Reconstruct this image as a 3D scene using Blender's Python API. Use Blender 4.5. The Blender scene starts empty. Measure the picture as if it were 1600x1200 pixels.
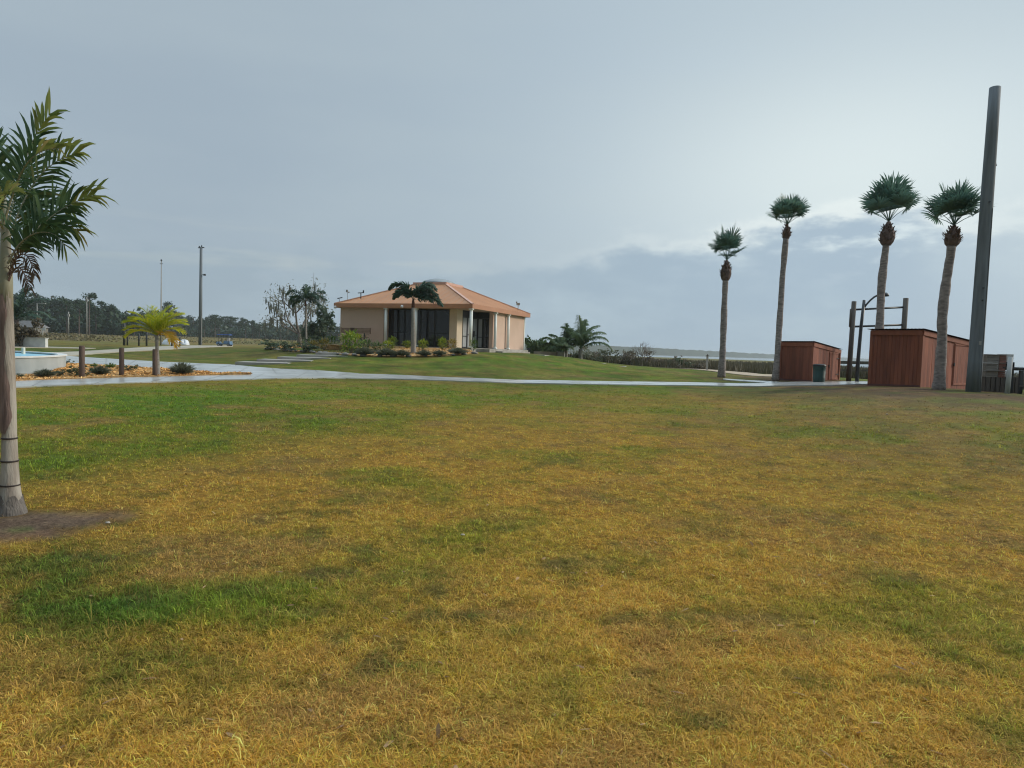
import bpy, math, random
import numpy as np
from mathutils import Vector, Matrix
R = math.radians
random.seed(7); rng = np.random.default_rng(7)
S = bpy.context.scene
COL = S.collection
PI = math.pi

# ---------------------------------------------------------------- camera
F = 1067.0; PITCH = R(2.876); ROLL = R(1.776); CAMZ = 1.6
r0 = Vector((1, 0, 0)); f0 = Vector((0, math.cos(PITCH), -math.sin(PITCH))); u0 = Vector((0, math.sin(PITCH), math.cos(PITCH)))
RT = r0*math.cos(ROLL) + u0*math.sin(ROLL); UP = u0*math.cos(ROLL) - r0*math.sin(ROLL)
CAM = Vector((0, 0, CAMZ))
cam = bpy.data.cameras.new('camera'); cam.sensor_width = 36; cam.lens = F/1600*36; cam.clip_end = 30000; cam.clip_start = 0.05
co = bpy.data.objects.new('camera', cam); COL.objects.link(co); S.camera = co
mw = Matrix.Identity(4)
for i, a in enumerate((RT, UP, -f0)):
    for j in range(3): mw[j][i] = a[j]
mw.translation = CAM; co.matrix_world = mw
def ray(u, v): return RT*((u-800)/F) + UP*((600-v)/F) + f0
def P(u, v, D): return CAM + ray(u, v)*D

# ---------------------------------------------------------------- terrain
CP = []          # (az, D, z)
def cp(u, v, D):
    p = P(u, v, D); CP.append((math.atan2(p.x, p.y), math.hypot(p.x, p.y), p.z))
def cz(u, D, z): CP.append((math.atan((u-800)/F), D, z))
for u in (-300, 0, 300, 600, 900, 1200, 1500, 1900):
    for D in (1.2, 4, 9): cz(u, D, 0.0)
for u in (0, 300, 600, 900, 1150): cz(u, 17, 0.02)
cz(1400, 17, .16); cz(1600, 17, .25); cz(1900, 18, .25)
for t in [(20,606,21),(250,597,24),(450,591,27),(600,591.5,30),(800,598,31),(1000,602,32),(1200,603.5,32.5),(1352,601,31),(1467,608,27),
          (1590,616,24),(100,556,45),(240,545,70),(355,540.5,115),(380,560,50),(380,545,80),(60,543,60),(240,574,32),(130,530,150),(60,519,240),
          (200,524,250),(380,529,260),(380,533,190),(640,557.5,45),(540,555,46),(740,552,47),(820,553.5,50),(700,575,37),(550,575,36),(850,575,40),
          (950,580,42),(1050,580,46),(980,573,50),(900,560,52),(1100,577,55),(1180,587,48),(1212,595,36),(1128,591,40),(1285,593,38),(1350,600,33),
          (1430,604,29),(450,555,50),(440,545,60),(300,560,50)]: cp(*t)
for u, D, z in [(560,54,1.2),(640,54,1.25),(700,54,1.3),(760,54,1.35),(640,66,1.2),(740,66,1.2),(820,60,1.3),(640,95,.9),(800,95,.6),(900,75,.5),
                (1000,75,.2),(1150,80,-.1),(1300,60,.2),(1300,90,-.3),(1450,45,.3),(1450,80,-.3),(1600,45,.1),(1600,80,-.5),(1900,60,0),(1900,30,.3),
                (900,200,-.3),(1050,200,-.4),(1250,200,-.5),(1500,160,-.7),(1900,150,-.8),(950,420,-.5),(1150,400,-.45),(1000,400,-.4),(1250,560,-.9),(1400,300,-1.2),(1900,300,-1.6),
                (700,250,1.0),(550,260,2.0),(500,110,1.0),(700,600,.6),(900,800,-1.2),(1200,800,-1.6),(1600,700,-2.5),(200,600,3.0),(500,600,2.8),(-200,300,2.8),
                (-200,60,.4),(-300,25,0),(-300,120,.8),(0,3000,3),(500,3000,3),(800,3000,-2),(1200,3000,-4),(1900,3000,-4),(0,9000,3),(600,9000,2),(900,9000,-4),(1600,9000,-4)]:
    cz(u, D, z)
_A = np.array(CP); _X = np.stack([_A[:,0]*3.0, np.log(_A[:,1])], 1)
def _phi(r2): return np.sqrt(r2 + .06**2)
_n = len(CP); _M = np.zeros((_n+1, _n+1)); _d = _X[:,None]-_X[None]; _M[:_n,:_n] = _phi((_d**2).sum(-1)); _M[:_n,_n] = 1; _M[_n,:_n] = 1
_w = np.linalg.solve(_M, np.append(_A[:,2], 0))
def ground(x, y):
    x = np.atleast_1d(np.asarray(x, float)); y = np.atleast_1d(np.asarray(y, float))
    az = np.clip(np.arctan2(x, y), -.85, .85); D = np.maximum(np.hypot(x, y), 1.0)
    out = np.empty(x.shape); fx, fy, fo = (az*3.0).ravel(), np.log(D).ravel(), out.ravel()
    for k in range(0, fx.size, 60000):
        s = slice(k, k+60000)
        r2 = (fx[s,None]-_X[None,:,0])**2 + (fy[s,None]-_X[None,:,1])**2
        fo[s] = _phi(r2) @ _w[:_n] + _w[_n]
    return fo.reshape(x.shape)
def gz(x, y): return float(ground(x, y)[0])
def px2g(u, v, dmax=400):
    d = ray(u, v); D = np.exp(np.linspace(math.log(1.3), math.log(dmax), 700))
    h = CAMZ + d.z*D - ground(d.x*D, d.y*D)
    k = np.argmax(h <= 0)
    if h[k] > 0: k = len(D)-1
    t = D[k-1] + (D[k]-D[k-1])*h[k-1]/(h[k-1]-h[k]+1e-9) if k > 0 else D[0]
    p = CAM + d*float(t); return Vector((p.x, p.y, gz(p.x, p.y)))
def onG(u, D):                                 # ground point in direction of picture column u at depth D
    x = (u-800)/F*D; y = D
    # roll-corrected column at the ground
    for _ in range(3):
        z = gz(x, y); q = Vector((x, y, z))-CAM; dep = q.dot(f0); cu = 800+F*q.dot(RT)/dep
        x += (u-cu)/F*dep
    return Vector((x, y, gz(x, y)))

# ---------------------------------------------------------------- noise
def vnoise(x, y, seed=0):
    xi = np.floor(x).astype(np.int64); yi = np.floor(y).astype(np.int64); fx = x-xi; fy = y-yi
    fx = fx*fx*(3-2*fx); fy = fy*fy*(3-2*fy)
    def h(a, b):
        n = (a*374761393 + b*668265263 + seed*974634541) & 0x7fffffff
        n = ((n ^ (n >> 13))*1274126177) & 0x7fffffff
        return ((n ^ (n >> 16)) & 0xffff)/65535.0
    return (h(xi,yi)*(1-fx)+h(xi+1,yi)*fx)*(1-fy) + (h(xi,yi+1)*(1-fx)+h(xi+1,yi+1)*fx)*fy
def fbm(x, y, sc, seed=0, o=3):
    t = 0; a = .5; s = 0
    for i in range(o): t = t + a*vnoise(x*sc*2**i, y*sc*2**i, seed+i*17); s += a; a *= .5
    return t/s
def inpoly(x, y, poly):
    c = np.zeros(np.shape(x), bool); n = len(poly)
    for i in range(n):
        x1, y1 = poly[i][0], poly[i][1]; x2, y2 = poly[i-1][0], poly[i-1][1]
        if y1 == y2: continue
        c ^= ((y1 > y) != (y2 > y)) & (x < (x2-x1)*(y-y1)/(y2-y1)+x1)
    return c

# ---------------------------------------------------------------- materials
def nt_new(name):
    m = bpy.data.materials.new(name); m.use_nodes = True; nt = m.node_tree
    b = nt.nodes['Principled BSDF']; return m, nt, b
def link(nt, a, b): nt.links.new(a, b)
def rgba(c): return (c[0], c[1], c[2], 1)
def mat(name, c, rough=.8, c2=None, scale=4, stretch=(1,1,1), bump=0, bscale=None, metal=0, spec=None, island=0.0, detail=4, lo=.35, hi=.65, coat=0):
    m, nt, b = nt_new(name)
    b.inputs['Roughness'].default_value = rough; b.inputs['Metallic'].default_value = metal
    if spec is not None: b.inputs['Specular IOR Level'].default_value = spec
    if coat: b.inputs['Coat Weight'].default_value = coat; b.inputs['Coat Roughness'].default_value = .1
    c2 = c2 or tuple(x*.8 for x in c)
    tc = nt.nodes.new('ShaderNodeTexCoord'); mp = nt.nodes.new('ShaderNodeMapping'); mp.inputs['Scale'].default_value = stretch
    link(nt, tc.outputs['Object'], mp.inputs['Vector'])
    n = nt.nodes.new('ShaderNodeTexNoise'); n.inputs['Scale'].default_value = scale; n.inputs['Detail'].default_value = detail
    link(nt, mp.outputs[0], n.inputs['Vector'])
    cr = nt.nodes.new('ShaderNodeValToRGB'); e = cr.color_ramp.elements
    e[0].position = lo; e[0].color = rgba(c); e[1].position = hi; e[1].color = rgba(c2)
    link(nt, n.outputs['Fac'], cr.inputs[0]); out = cr.outputs[0]
    if island:
        g = nt.nodes.new('ShaderNodeNewGeometry'); mr = nt.nodes.new('ShaderNodeMapRange')
        mr.inputs['To Min'].default_value = 1-island; mr.inputs['To Max'].default_value = 1+island
        link(nt, g.outputs['Random Per Island'], mr.inputs[0])
        h = nt.nodes.new('ShaderNodeVectorMath'); h.operation = 'SCALE'
        link(nt, out, h.inputs[0]); link(nt, mr.outputs[0], h.inputs['Scale']); out = h.outputs[0]
    link(nt, out, b.inputs['Base Color'])
    if bump:
        bn = nt.nodes.new('ShaderNodeTexNoise'); bn.inputs['Scale'].default_value = bscale or scale*4; bn.inputs['Detail'].default_value = 5
        link(nt, mp.outputs[0], bn.inputs['Vector'])
        bp = nt.nodes.new('ShaderNodeBump'); bp.inputs['Strength'].default_value = bump; bp.inputs['Distance'].default_value = .02
        link(nt, bn.outputs['Fac'], bp.inputs['Height']); link(nt, bp.outputs[0], b.inputs['Normal'])
    return m
def leafmat(name, c1, c2, c3=None, trans=.25, rough=.5, scale=1.0):
    """leaf colour varies from leaf to leaf and in clumps; some light passes through"""
    m, nt, b = nt_new(name); b.inputs['Roughness'].default_value = rough; b.inputs['Specular IOR Level'].default_value = .3
    g = nt.nodes.new('ShaderNodeNewGeometry'); tc = nt.nodes.new('ShaderNodeTexCoord'); oi = nt.nodes.new('ShaderNodeObjectInfo')
    n = nt.nodes.new('ShaderNodeTexNoise'); n.inputs['Scale'].default_value = scale; link(nt, tc.outputs['Object'], n.inputs['Vector'])
    a = nt.nodes.new('ShaderNodeMath'); a.operation = 'MULTIPLY_ADD'; a.inputs[1].default_value = .55; link(nt, g.outputs['Random Per Island'], a.inputs[0])
    s = nt.nodes.new('ShaderNodeMath'); s.operation = 'MULTIPLY_ADD'; s.inputs[1].default_value = .9; s.inputs[2].default_value = -.35
    link(nt, n.outputs['Fac'], s.inputs[0])
    s2 = nt.nodes.new('ShaderNodeMath'); s2.operation = 'MULTIPLY_ADD'; s2.inputs[1].default_value = .25; link(nt, oi.outputs['Random'], s2.inputs[0]); link(nt, s.outputs[0], s2.inputs[2])
    link(nt, s2.outputs[0], a.inputs[2])
    cr = nt.nodes.new('ShaderNodeValToRGB'); e = cr.color_ramp.elements
    e[0].position = .1; e[0].color = rgba(c1); e[1].position = .75; e[1].color = rgba(c2)
    if c3: x = e.new(.95); x.color = rgba(c3)
    link(nt, a.outputs[0], cr.inputs[0]); link(nt, cr.outputs[0], b.inputs['Base Color'])
    t = nt.nodes.new('ShaderNodeBsdfTranslucent'); link(nt, cr.outputs[0], t.inputs['Color'])
    mx = nt.nodes.new('ShaderNodeMixShader'); mx.inputs[0].default_value = trans
    link(nt, b.outputs[0], mx.inputs[1]); link(nt, t.outputs[0], mx.inputs[2])
    link(nt, mx.outputs[0], nt.nodes['Material Output'].inputs['Surface'])
    return m
M = {}
def build_mats():
    M['concrete'] = mat('wet concrete', (.52,.53,.51), .22, (.38,.39,.37), .9, bump=.08, bscale=30, detail=6)
    M['concrete_dry'] = mat('pale concrete', (.40,.38,.34), .7, (.27,.25,.22), 1.5, bump=.15, bscale=20)
    M['sandpath'] = mat('sandy concrete', (.42,.38,.30), .7, (.33,.29,.22), .6)
    M['stucco_grey'] = mat('grey stucco', (.40,.43,.43), .85, (.33,.36,.36), 1.2, (1,1,.5), bump=.15, bscale=40)
    M['white'] = mat('white paint', (.72,.73,.71), .5, (.6,.61,.6), 2)
    M['pool'] = mat('pool water', (.22,.55,.70), .3, (.28,.60,.74), .8, bump=.25, bscale=6)
    M['stucco_tan'] = mat('tan stucco', (.63,.455,.355), .9, (.57,.41,.315), .7, bump=.2, bscale=60)
    M['stucco_cream'] = mat('cream stucco', (.66,.55,.41), .9, (.6,.5,.37), .8, bump=.2, bscale=60)
    M['roof'] = mat('terracotta metal', (.56,.262,.115), .48, (.49,.225,.098), .5, metal=.1, spec=.45)
    M['fascia'] = mat('terracotta trim', (.49,.235,.125), .5, (.43,.20,.108), 1)
    M['hip'] = mat('pale terracotta trim', (.62,.37,.28), .45, (.57,.34,.26), 1)
    M['skylight'] = mat('grey acrylic dome', (.30,.33,.34), .25, (.26,.29,.3), 1)
    M['glass'] = mat('dark tinted glass', (.018,.02,.026), .06, (.012,.014,.018), .6, spec=.7)
    M['glass_pale'] = mat('curtained glass', (.42,.44,.45), .12, (.34,.36,.37), 1.5, (1,1,.4), spec=.6)
    M['darkframe'] = mat('dark bronze frame', (.015,.016,.02), .45, (.02,.02,.024), 4)
    M['column'] = mat('white column paint', (.82,.85,.81), .5, (.74,.77,.73), 1.5)
    M['redwood'] = mat('red stained boards', (.31,.098,.052), .8, (.175,.055,.034), 2.2, (1.6,1.6,.25), bump=.4, bscale=20, island=.16)
    M['redwood_trim'] = mat('red stained trim', (.31,.105,.058), .8, (.22,.072,.042), 2.2, (1,1,.3), island=.1)
    M['shedroof'] = mat('dark red corrugated sheet', (.16,.06,.05), .5, (.11,.045,.04), 2)
    M['post'] = mat('weathered brown post', (.125,.082,.062), .85, (.085,.055,.042), 6, (2,2,.3), bump=.5, bscale=20)
    M['pilegrey'] = mat('grey weathered timber', (.13,.115,.10), .85, (.085,.075,.066), 4, (2,2,.2), bump=.5, bscale=18)
    M['darkmetal'] = mat('dark metal', (.03,.035,.04), .45, (.04,.045,.05), 4)
    M['pole'] = mat('utility pole timber', (.165,.19,.21), .8, (.11,.128,.14), 2.5, (3,3,.12), bump=.5, bscale=14)
    M['palegrey'] = mat('pale grey pole', (.33,.33,.31), .7, (.26,.26,.25), 3)
    M['bin'] = mat('dark green plastic', (.018,.055,.05), .45, (.014,.045,.04), 3)
    M['binlid'] = mat('black plastic', (.02,.02,.022), .4)
    M['bark_sabal'] = mat('grey brown palm bark', (.34,.295,.27), .95, (.18,.155,.145), 5, (1,1,2.5), bump=.9, bscale=18)
    M['boots'] = mat('brown leaf bases', (.17,.115,.10), .9, (.10,.07,.062), 8, bump=.8, bscale=20, island=.25)
    M['bark_grey'] = mat('smooth grey palm bark', (.30,.28,.25), .85, (.2,.185,.165), 6, (1,1,3), bump=.4, bscale=20)
    M['bark_fore'] = mat('pale mottled palm bark', (.37,.335,.285), .85, (.19,.155,.125), 11, (1,1,.16), bump=.5, bscale=60, detail=7, lo=.4, hi=.68)
    M['bark_root'] = mat('dark fissured root flare', (.10,.085,.075), .95, (.17,.15,.13), 30, (1,1,.2), bump=1, bscale=50)
    M['sheath'] = mat('peeling brown leaf sheath', (.25,.175,.15), .85, (.115,.075,.063), 16, (1,1,.14), detail=7, bump=.7, bscale=50)
    M['crownshaft'] = mat('green crownshaft', (.24,.25,.165), .6, (.32,.295,.22), 9, (1,1,.25), detail=6)
    M['redshaft'] = mat('russet crownshaft', (.13,.05,.035), .7, (.09,.04,.03), 4)
    M['strap'] = mat('dark strap', (.03,.02,.018), .7)
    M['f_sabal'] = leafmat('sabal leaf', (.075,.16,.135), (.125,.215,.155), (.17,.235,.14), .45)
    M['f_fore'] = leafmat('palm leaflets', (.040,.088,.046), (.072,.130,.050), (.19,.19,.06), .28, scale=3)
    M['f_tip'] = leafmat('painted lit palm leaflets', (.13,.19,.05), (.24,.265,.07), (.34,.27,.10), .35, scale=3)  # paler yellow leaflet copy: light on the frond tips put into the colour
    M['f_dead'] = leafmat('dead palm leaflets', (.10,.07,.05), (.15,.11,.075), (.2,.14,.09), .15)
    M['f_yellow'] = leafmat('yellow green palm leaf', (.27,.36,.025), (.60,.56,.03), (.74,.56,.035), .4)
    M['f_gold'] = leafmat('golden palm leaf', (.45,.36,.03), (.50,.27,.025), (.4,.17,.02), .35)
    M['f_dark'] = leafmat('dark palm leaf', (.035,.078,.06), (.06,.11,.068), (.09,.145,.055), .25)
    M['f_coco'] = leafmat('coconut leaf', (.10,.165,.095), (.17,.235,.115), (.24,.27,.14), .45)
    M['f_bush'] = leafmat('dark bush leaf', (.05,.085,.045), (.085,.125,.06), (.12,.14,.07), .25)
    M['f_pine'] = leafmat('pine needles', (.016,.042,.022), (.030,.066,.032), (.05,.085,.038), .12, scale=.3)
    M['f_oak'] = leafmat('sparse oak leaf', (.15,.165,.12), (.24,.245,.18), (.32,.32,.25), .35)
    M['f_croton'] = leafmat('yellow green shrub leaf', (.10,.20,.025), (.36,.40,.04), (.5,.42,.05), .3)
    M['f_ochre'] = leafmat('ochre shrub leaf', (.16,.16,.03), (.4,.28,.05), (.45,.3,.06), .3)
    M['f_grey'] = leafmat('grey green shrub leaf', (.11,.125,.085), (.165,.18,.115), (.24,.23,.16), .25)
    M['f_mid'] = leafmat('mid green shrub leaf', (.06,.12,.03), (.13,.20,.05), (.25,.27,.06), .25)
    M['f_marsh'] = leafmat('marsh grass blades', (.075,.075,.048), (.125,.108,.066), (.18,.14,.09), .2, scale=.12)
    M['f_twig'] = mat('bare grey twigs', (.20,.175,.155), .9, (.14,.12,.105), 3)
    M['oakbark'] = mat('oak bark', (.23,.205,.175), .95, (.13,.115,.10), 4, (1,1,.4), bump=.6)
    M['pinebark'] = mat('pine bark', (.13,.10,.085), .95, (.09,.07,.06), 3)
    M['moss'] = mat('grey hanging moss', (.20,.215,.19), .95, (.15,.16,.14), 5)
    M['stone'] = mat('pale stone', (.50,.46,.40), .85, (.33,.30,.26), 3, bump=.5)
    M['stone_dark'] = mat('grey stone', (.28,.26,.24), .9, (.16,.15,.14), 3, bump=.5)
    M['chip'] = mat('wood chips', (.72,.45,.18), .9, (.55,.30,.10), 1.2, island=.5)
    M['mulch'] = mat('golden mulch', (.62,.38,.15), .95, (.36,.20,.08), 9, bump=1, bscale=25, detail=8)
    M['bench'] = mat('tan bench slats', (.26,.175,.12), .7, (.2,.13,.09), 3, (1,1,.5))
    M['brown'] = mat('brown emblem', (.10,.06,.045), .6)
    M['blue'] = mat('blue canopy', (.05,.13,.50), .45, (.04,.11,.42), 2)
    M['bluegrey'] = mat('blue grey body', (.14,.25,.42), .4, (.11,.2,.33), 2)
    M['rubber'] = mat('black rubber', (.02,.02,.02), .8)
    M['tarp'] = mat('white tarp', (.74,.76,.78), .5, (.58,.61,.65), 1.4, bump=.6, bscale=3)
    M['housewall'] = mat('faded house wall', (.20,.19,.17), .8)
    M['houseroof'] = mat('grey shingle roof', (.17,.165,.165), .85, (.13,.125,.125), 2)
    M['crate'] = mat('weathered grey crate boards', (.27,.245,.215), .85, (.17,.155,.14), 3, (.4,1,3), bump=.4, bscale=20, island=.2)
    M['cratered'] = mat('faded red crate end', (.26,.115,.085), .8, (.18,.085,.065), 3, island=.15)
    M['sack'] = mat('white net sack', (.68,.68,.66), .8, (.45,.45,.44), 30, bump=.6, bscale=40)
    M['water'] = mat('bay water', (.10,.13,.145), .18, (.12,.15,.165), .02, bump=.25, bscale=.6)
    M['farwood'] = mat('far shore trees', (.035,.05,.035), .95, (.055,.07,.045), .03, bump=.8, bscale=.1)
    M['globe'] = mat('white lamp globe', (.8,.8,.8), .3)
build_mats()

# ---------------------------------------------------------------- mesh builder
class MB:
    def __init__(s): s.v = []; s.f = []
    def add(s, vs, fs):
        n = len(s.v); s.v += [tuple(p) for p in vs]; s.f += [tuple(i+n for i in f) for f in fs]
    def box(s, c, d, a=0, tilt=None, top=None):
        x, y, z = d[0]/2, d[1]/2, d[2]/2; tx = top or 1
        vs = [Vector((sx*x*(tx if sz > 0 else 1), sy*y*(tx if sz > 0 else 1), sz*z)) for sz in (-1,1) for sx, sy in ((-1,-1),(1,-1),(1,1),(-1,1))]
        m = Matrix.Rotation(a, 3, 'Z')
        if tilt: m = m @ Matrix.Rotation(tilt[0], 3, 'X') @ Matrix.Rotation(tilt[1], 3, 'Y')
        s.add([m @ q + Vector(c) for q in vs], [(3,2,1,0),(4,5,6,7),(0,1,5,4),(1,2,6,5),(2,3,7,6),(3,0,4,7)]); return s
    def bar(s, a, b, w, h=None):
        a = Vector(a); b = Vector(b); d = (b-a).normalized(); h = h or w
        sd = d.cross(Vector((0,0,1)));  sd = sd.normalized() if sd.length > 1e-3 else Vector((1,0,0)); up = sd.cross(d)
        vs = [p + sd*i*w/2 + up*j*h/2 for p in (a, b) for i, j in ((-1,-1),(1,-1),(1,1),(-1,1))]
        s.add(vs, [(0,1,2,3),(7,6,5,4),(4,5,1,0),(5,6,2,1),(6,7,3,2),(7,4,0,3)]); return s
    def tube(s, pts, rad, n=8, cap=True, jit=0):
        pts = [Vector(p) for p in pts]; rad = rad if hasattr(rad, '__len__') else [rad]*len(pts); vs = []; ref = None
        for i, p in enumerate(pts):
            d = (pts[min(i+1, len(pts)-1)] - pts[max(i-1, 0)]).normalized()
            if ref is None: ref = Vector((1,0,0)) if abs(d.x) < .8 else Vector((0,1,0))
            sd = (ref - d*ref.dot(d)).normalized(); up = d.cross(sd); ref = sd
            for k in range(n):
                r = rad[i]*(1+random.uniform(-jit, jit)); vs.append(p + sd*r*math.cos(2*PI*k/n) + up*r*math.sin(2*PI*k/n))
        fs = [(i*n+k, i*n+(k+1)%n, (i+1)*n+(k+1)%n, (i+1)*n+k) for i in range(len(pts)-1) for k in range(n)]
        if cap: fs += [tuple(range(n-1, -1, -1)), tuple((len(pts)-1)*n+k for k in range(n))]
        s.add(vs, fs); return s
    def lathe(s, c, prof, n=24):
        s.tube_prof = None; c = Vector(c)
        vs = [c+Vector((r*math.cos(2*PI*k/n), r*math.sin(2*PI*k/n), z)) for r, z in prof for k in range(n)]
        fs = [(i*n+k, i*n+(k+1)%n, (i+1)*n+(k+1)%n, (i+1)*n+k) for i in range(len(prof)-1) for k in range(n)]
        fs += [tuple(range(n-1, -1, -1)), tuple((len(prof)-1)*n+k for k in range(n))]
        s.add(vs, fs); return s
    def prism(s, poly, z0, z1):
        n = len(poly); s.add([(p[0],p[1],z0) for p in poly]+[(p[0],p[1],z1) for p in poly],
            [tuple(range(n-1,-1,-1)), tuple(range(n,2*n))]+[(i,(i+1)%n,n+(i+1)%n,n+i) for i in range(n)]); return s
    def leaf(s, p, d, l, w, wd, hang=.3, mid=.45):
        """a narrow bent leaf of three faces"""
        d = d.normalized(); wd = (wd - d*wd.dot(d)); wd = wd.normalized() if wd.length > 1e-4 else d.orthogonal().normalized()
        p1 = p + d*l*mid; d2 = (d + Vector((0,0,-hang))).normalized(); p2 = p1 + d2*l*(1-mid)*.6; d3 = (d2+Vector((0,0,-hang*.9))).normalized(); p3 = p2 + d3*l*(1-mid)*.4
        s.add([p-wd*w*.25, p+wd*w*.25, p1+wd*w*.5, p1-wd*w*.5, p2+wd*w*.36, p2-wd*w*.36, p3], [(0,1,2,3),(3,2,4,5),(5,4,6)]); return s
    def card(s, p, size, nrm=None, asp=1.0):
        """a small pointed leaf"""
        a = Vector((random.gauss(0,1), random.gauss(0,1), random.gauss(0,1))).normalized(); b = a.orthogonal().normalized()
        b = (Matrix.Rotation(random.uniform(0, 6.28), 3, a) @ b)
        s.add([p-a*size*.5, p+b*size*.3*asp-a*size*.05, p+a*size*.5, p-b*size*.3*asp+a*size*.05], [(0,1,2,3)]); return s
    def build(s, name, m, parent=None, off=None, smooth=False):
        me = bpy.data.meshes.new(name); vs = s.v
        if off is not None: ox, oy, oz = off; vs = [(x-ox, y-oy, z-oz) for x, y, z in vs]
        me.from_pydata(vs, [], s.f); me.materials.append(m)
        if smooth: me.polygons.foreach_set('use_smooth', [True]*len(me.polygons))
        me.update(); o = bpy.data.objects.new(name, me); COL.objects.link(o)
        if parent is not None: o.parent = parent
        return o
def tag(o, label=None, cat=None, group=None, kind=None):
    for k, v in (('label', label), ('category', cat), ('group', group), ('kind', kind)):
        if v: o[k] = v
    return o
def thing(name, label, cat, loc=(0,0,0), group=None):
    o = bpy.data.objects.new(name, None); o.empty_display_size = .2; COL.objects.link(o); o.location = loc; return tag(o, label, cat, group)
def single(mb, name, m, label, cat, loc, group=None, smooth=False):
    o = mb.build(name, m, None, loc, smooth); o.location = loc; return tag(o, label, cat, group)
def copy_tree(o, loc=None, rz=0, sc=1, label=None, group=None, parent=None):
    c = o.copy(); COL.objects.link(c); c.parent = parent
    if loc is not None: c.location = loc; c.rotation_euler = (0,0,rz); c.scale = (sc,)*3 if not hasattr(sc, '__len__') else sc
    if label: c['label'] = label
    if group: c['group'] = group
    for ch in o.children: copy_tree(ch, parent=c)
    return c
Z = Vector((0,0,1))
def rv(s=1): return Vector((random.uniform(-s,s), random.uniform(-s,s), random.uniform(-s,s)))

# ---------------------------------------------------------------- paths, beds (outlines measured on the ground)
def resample(pl, n):
    d = [0]
    for a, b in zip(pl, pl[1:]): d.append(d[-1]+(b-a).length)
    out = []; j = 0
    for i in range(n):
        t = d[-1]*i/(n-1)
        while j < len(pl)-2 and d[j+1] < t: j += 1
        k = (t-d[j])/max(d[j+1]-d[j], 1e-9); out.append(pl[j].lerp(pl[j+1], min(max(k,0),1)))
    return out
POLYS = []
def strip(name, near, far, m, lift=.03, n=90, k=6, kind='structure', skirt=.25, jit=0):
    a = resample([px2g(*p) for p in near], n); b = resample([px2g(*p) for p in far], n)
    return strip_w(name, a, b, m, lift, k, kind, skirt, jit)
def strip_w(name, a, b, m, lift=.03, k=6, kind='structure', skirt=.25, jit=0, follow=True):
    n = len(a); POLYS.append([(p.x,p.y) for p in a]+[(p.x,p.y) for p in reversed(b)])
    pts = [[a[i].lerp(b[i], j/k) for j in range(k+1)] for i in range(n)]
    xs = np.array([[p.x for p in r] for r in pts]); ys = np.array([[p.y for p in r] for r in pts])
    zs = ground(xs, ys)+lift if follow else np.array([[p.z for p in r] for r in pts])+lift
    if jit: zs = zs + jit*(fbm(xs, ys, 1.7, 5)-.4)
    mb = MB(); W = k+1; vs = [(xs[i,j],ys[i,j],zs[i,j]) for i in range(n) for j in range(W)]
    fs = [(i*W+j,i*W+j+1,(i+1)*W+j+1,(i+1)*W+j) for i in range(n-1) for j in range(k)]
    ring = [i*W for i in range(n)]+[(n-1)*W+j for j in range(1,W)]+[i*W+k for i in range(n-2,-1,-1)]+[j for j in range(k-1,0,-1)]
    base = len(vs); vs += [(vs[q][0],vs[q][1],vs[q][2]-skirt) for q in ring]; L = len(ring)
    fs += [(ring[i], base+i, base+(i+1)%L, ring[(i+1)%L]) for i in range(L)]
    mb.add(vs, fs); o = mb.build(name, m); tag(o, kind=kind)
    if kind == 'structure' and m is M['concrete']:      # saw-cut joints across the slab
        jb = MB(); acc = 0
        for i in range(1, n-1):
            acc += math.hypot(xs[i,0]-xs[i-1,0], ys[i,0]-ys[i-1,0])
            if acc < 1.7: continue
            acc = 0; p0 = Vector((xs[i,0],ys[i,0],zs[i,0])); p1 = Vector((xs[i,k],ys[i,k],zs[i,k])); d = Vector((-(p1-p0).y,(p1-p0).x,0)).normalized()*.014
            for j in range(k):
                q0 = Vector((xs[i,j],ys[i,j],zs[i,j]+.004)); q1 = Vector((xs[i,j+1],ys[i,j+1],zs[i,j+1]+.004)); jb.add([q0-d,q0+d,q1+d,q1-d], [(0,1,2,3)])
        if jb.f: jb.build('joint', mat('dark slab joint', (.16,.16,.15), .9), o)
    return o, xs, ys, zs
strip('sidewalk', [(-160,612),(22,606),(60,604.2),(150,600.5),(250,597),(350,594),(430,592),(520,591),(600,592),(700,595.5),(800,598.8),(900,600.6),(1000,602),(1100,603),(1200,603.5),(1300,602.5),(1356,601)],
      [(-160,601),(22,596.5),(60,595),(150,592.2),(250,589.6),(350,587.2),(385,585.5),(430,583.5),(520,583),(600,585.5),(700,590.5),(800,594),(900,595.7),(1000,597),(1100,598.3),(1200,598.8),(1300,597.3),(1356,596.8)], M['concrete'], .03, 160, 6)
strip('path', [(96,568),(150,571),(200,574),(240,576.5),(300,581.5),(350,585),(385,587),(430,586),(500,586),(560,588)],
      [(84,555),(140,559),(190,562),(240,565),(300,567.7),(360,570),(400,574),(440,577),(500,579.5),(560,583.8)], M['concrete'], .026, 90, 6)
strip('path', [(104,557),(150,553),(200,549.5),(240,547.6),(270,546),(330,542.6),(364,541.4)], [(60,552),(120,549.8),(170,546.8),(240,542.2),(260,541),(300,540),(364,539.9)], M['sandpath'], .04, 90, 4)
strip('path', [(-20,543.5),(75,543.6),(135,545.2)], [(-20,542.2),(75,542.2),(150,544.4)], M['sandpath'], .04, 40, 2)
strip('path', [(1130,593.4),(1180,597.4),(1222,600.5)], [(1130,591.8),(1172,594.6),(1236,598.6)], M['concrete'], .026, 30, 3)
strip('sand', [(1020,573.6),(1100,578.8),(1190,588.4),(1260,590)], [(1020,571.6),(1100,576.4),(1190,585.2),(1260,587)], mat('beach sand',(.46,.37,.27),.9,(.36,.28,.2),2), .03, 40, 3)
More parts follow.
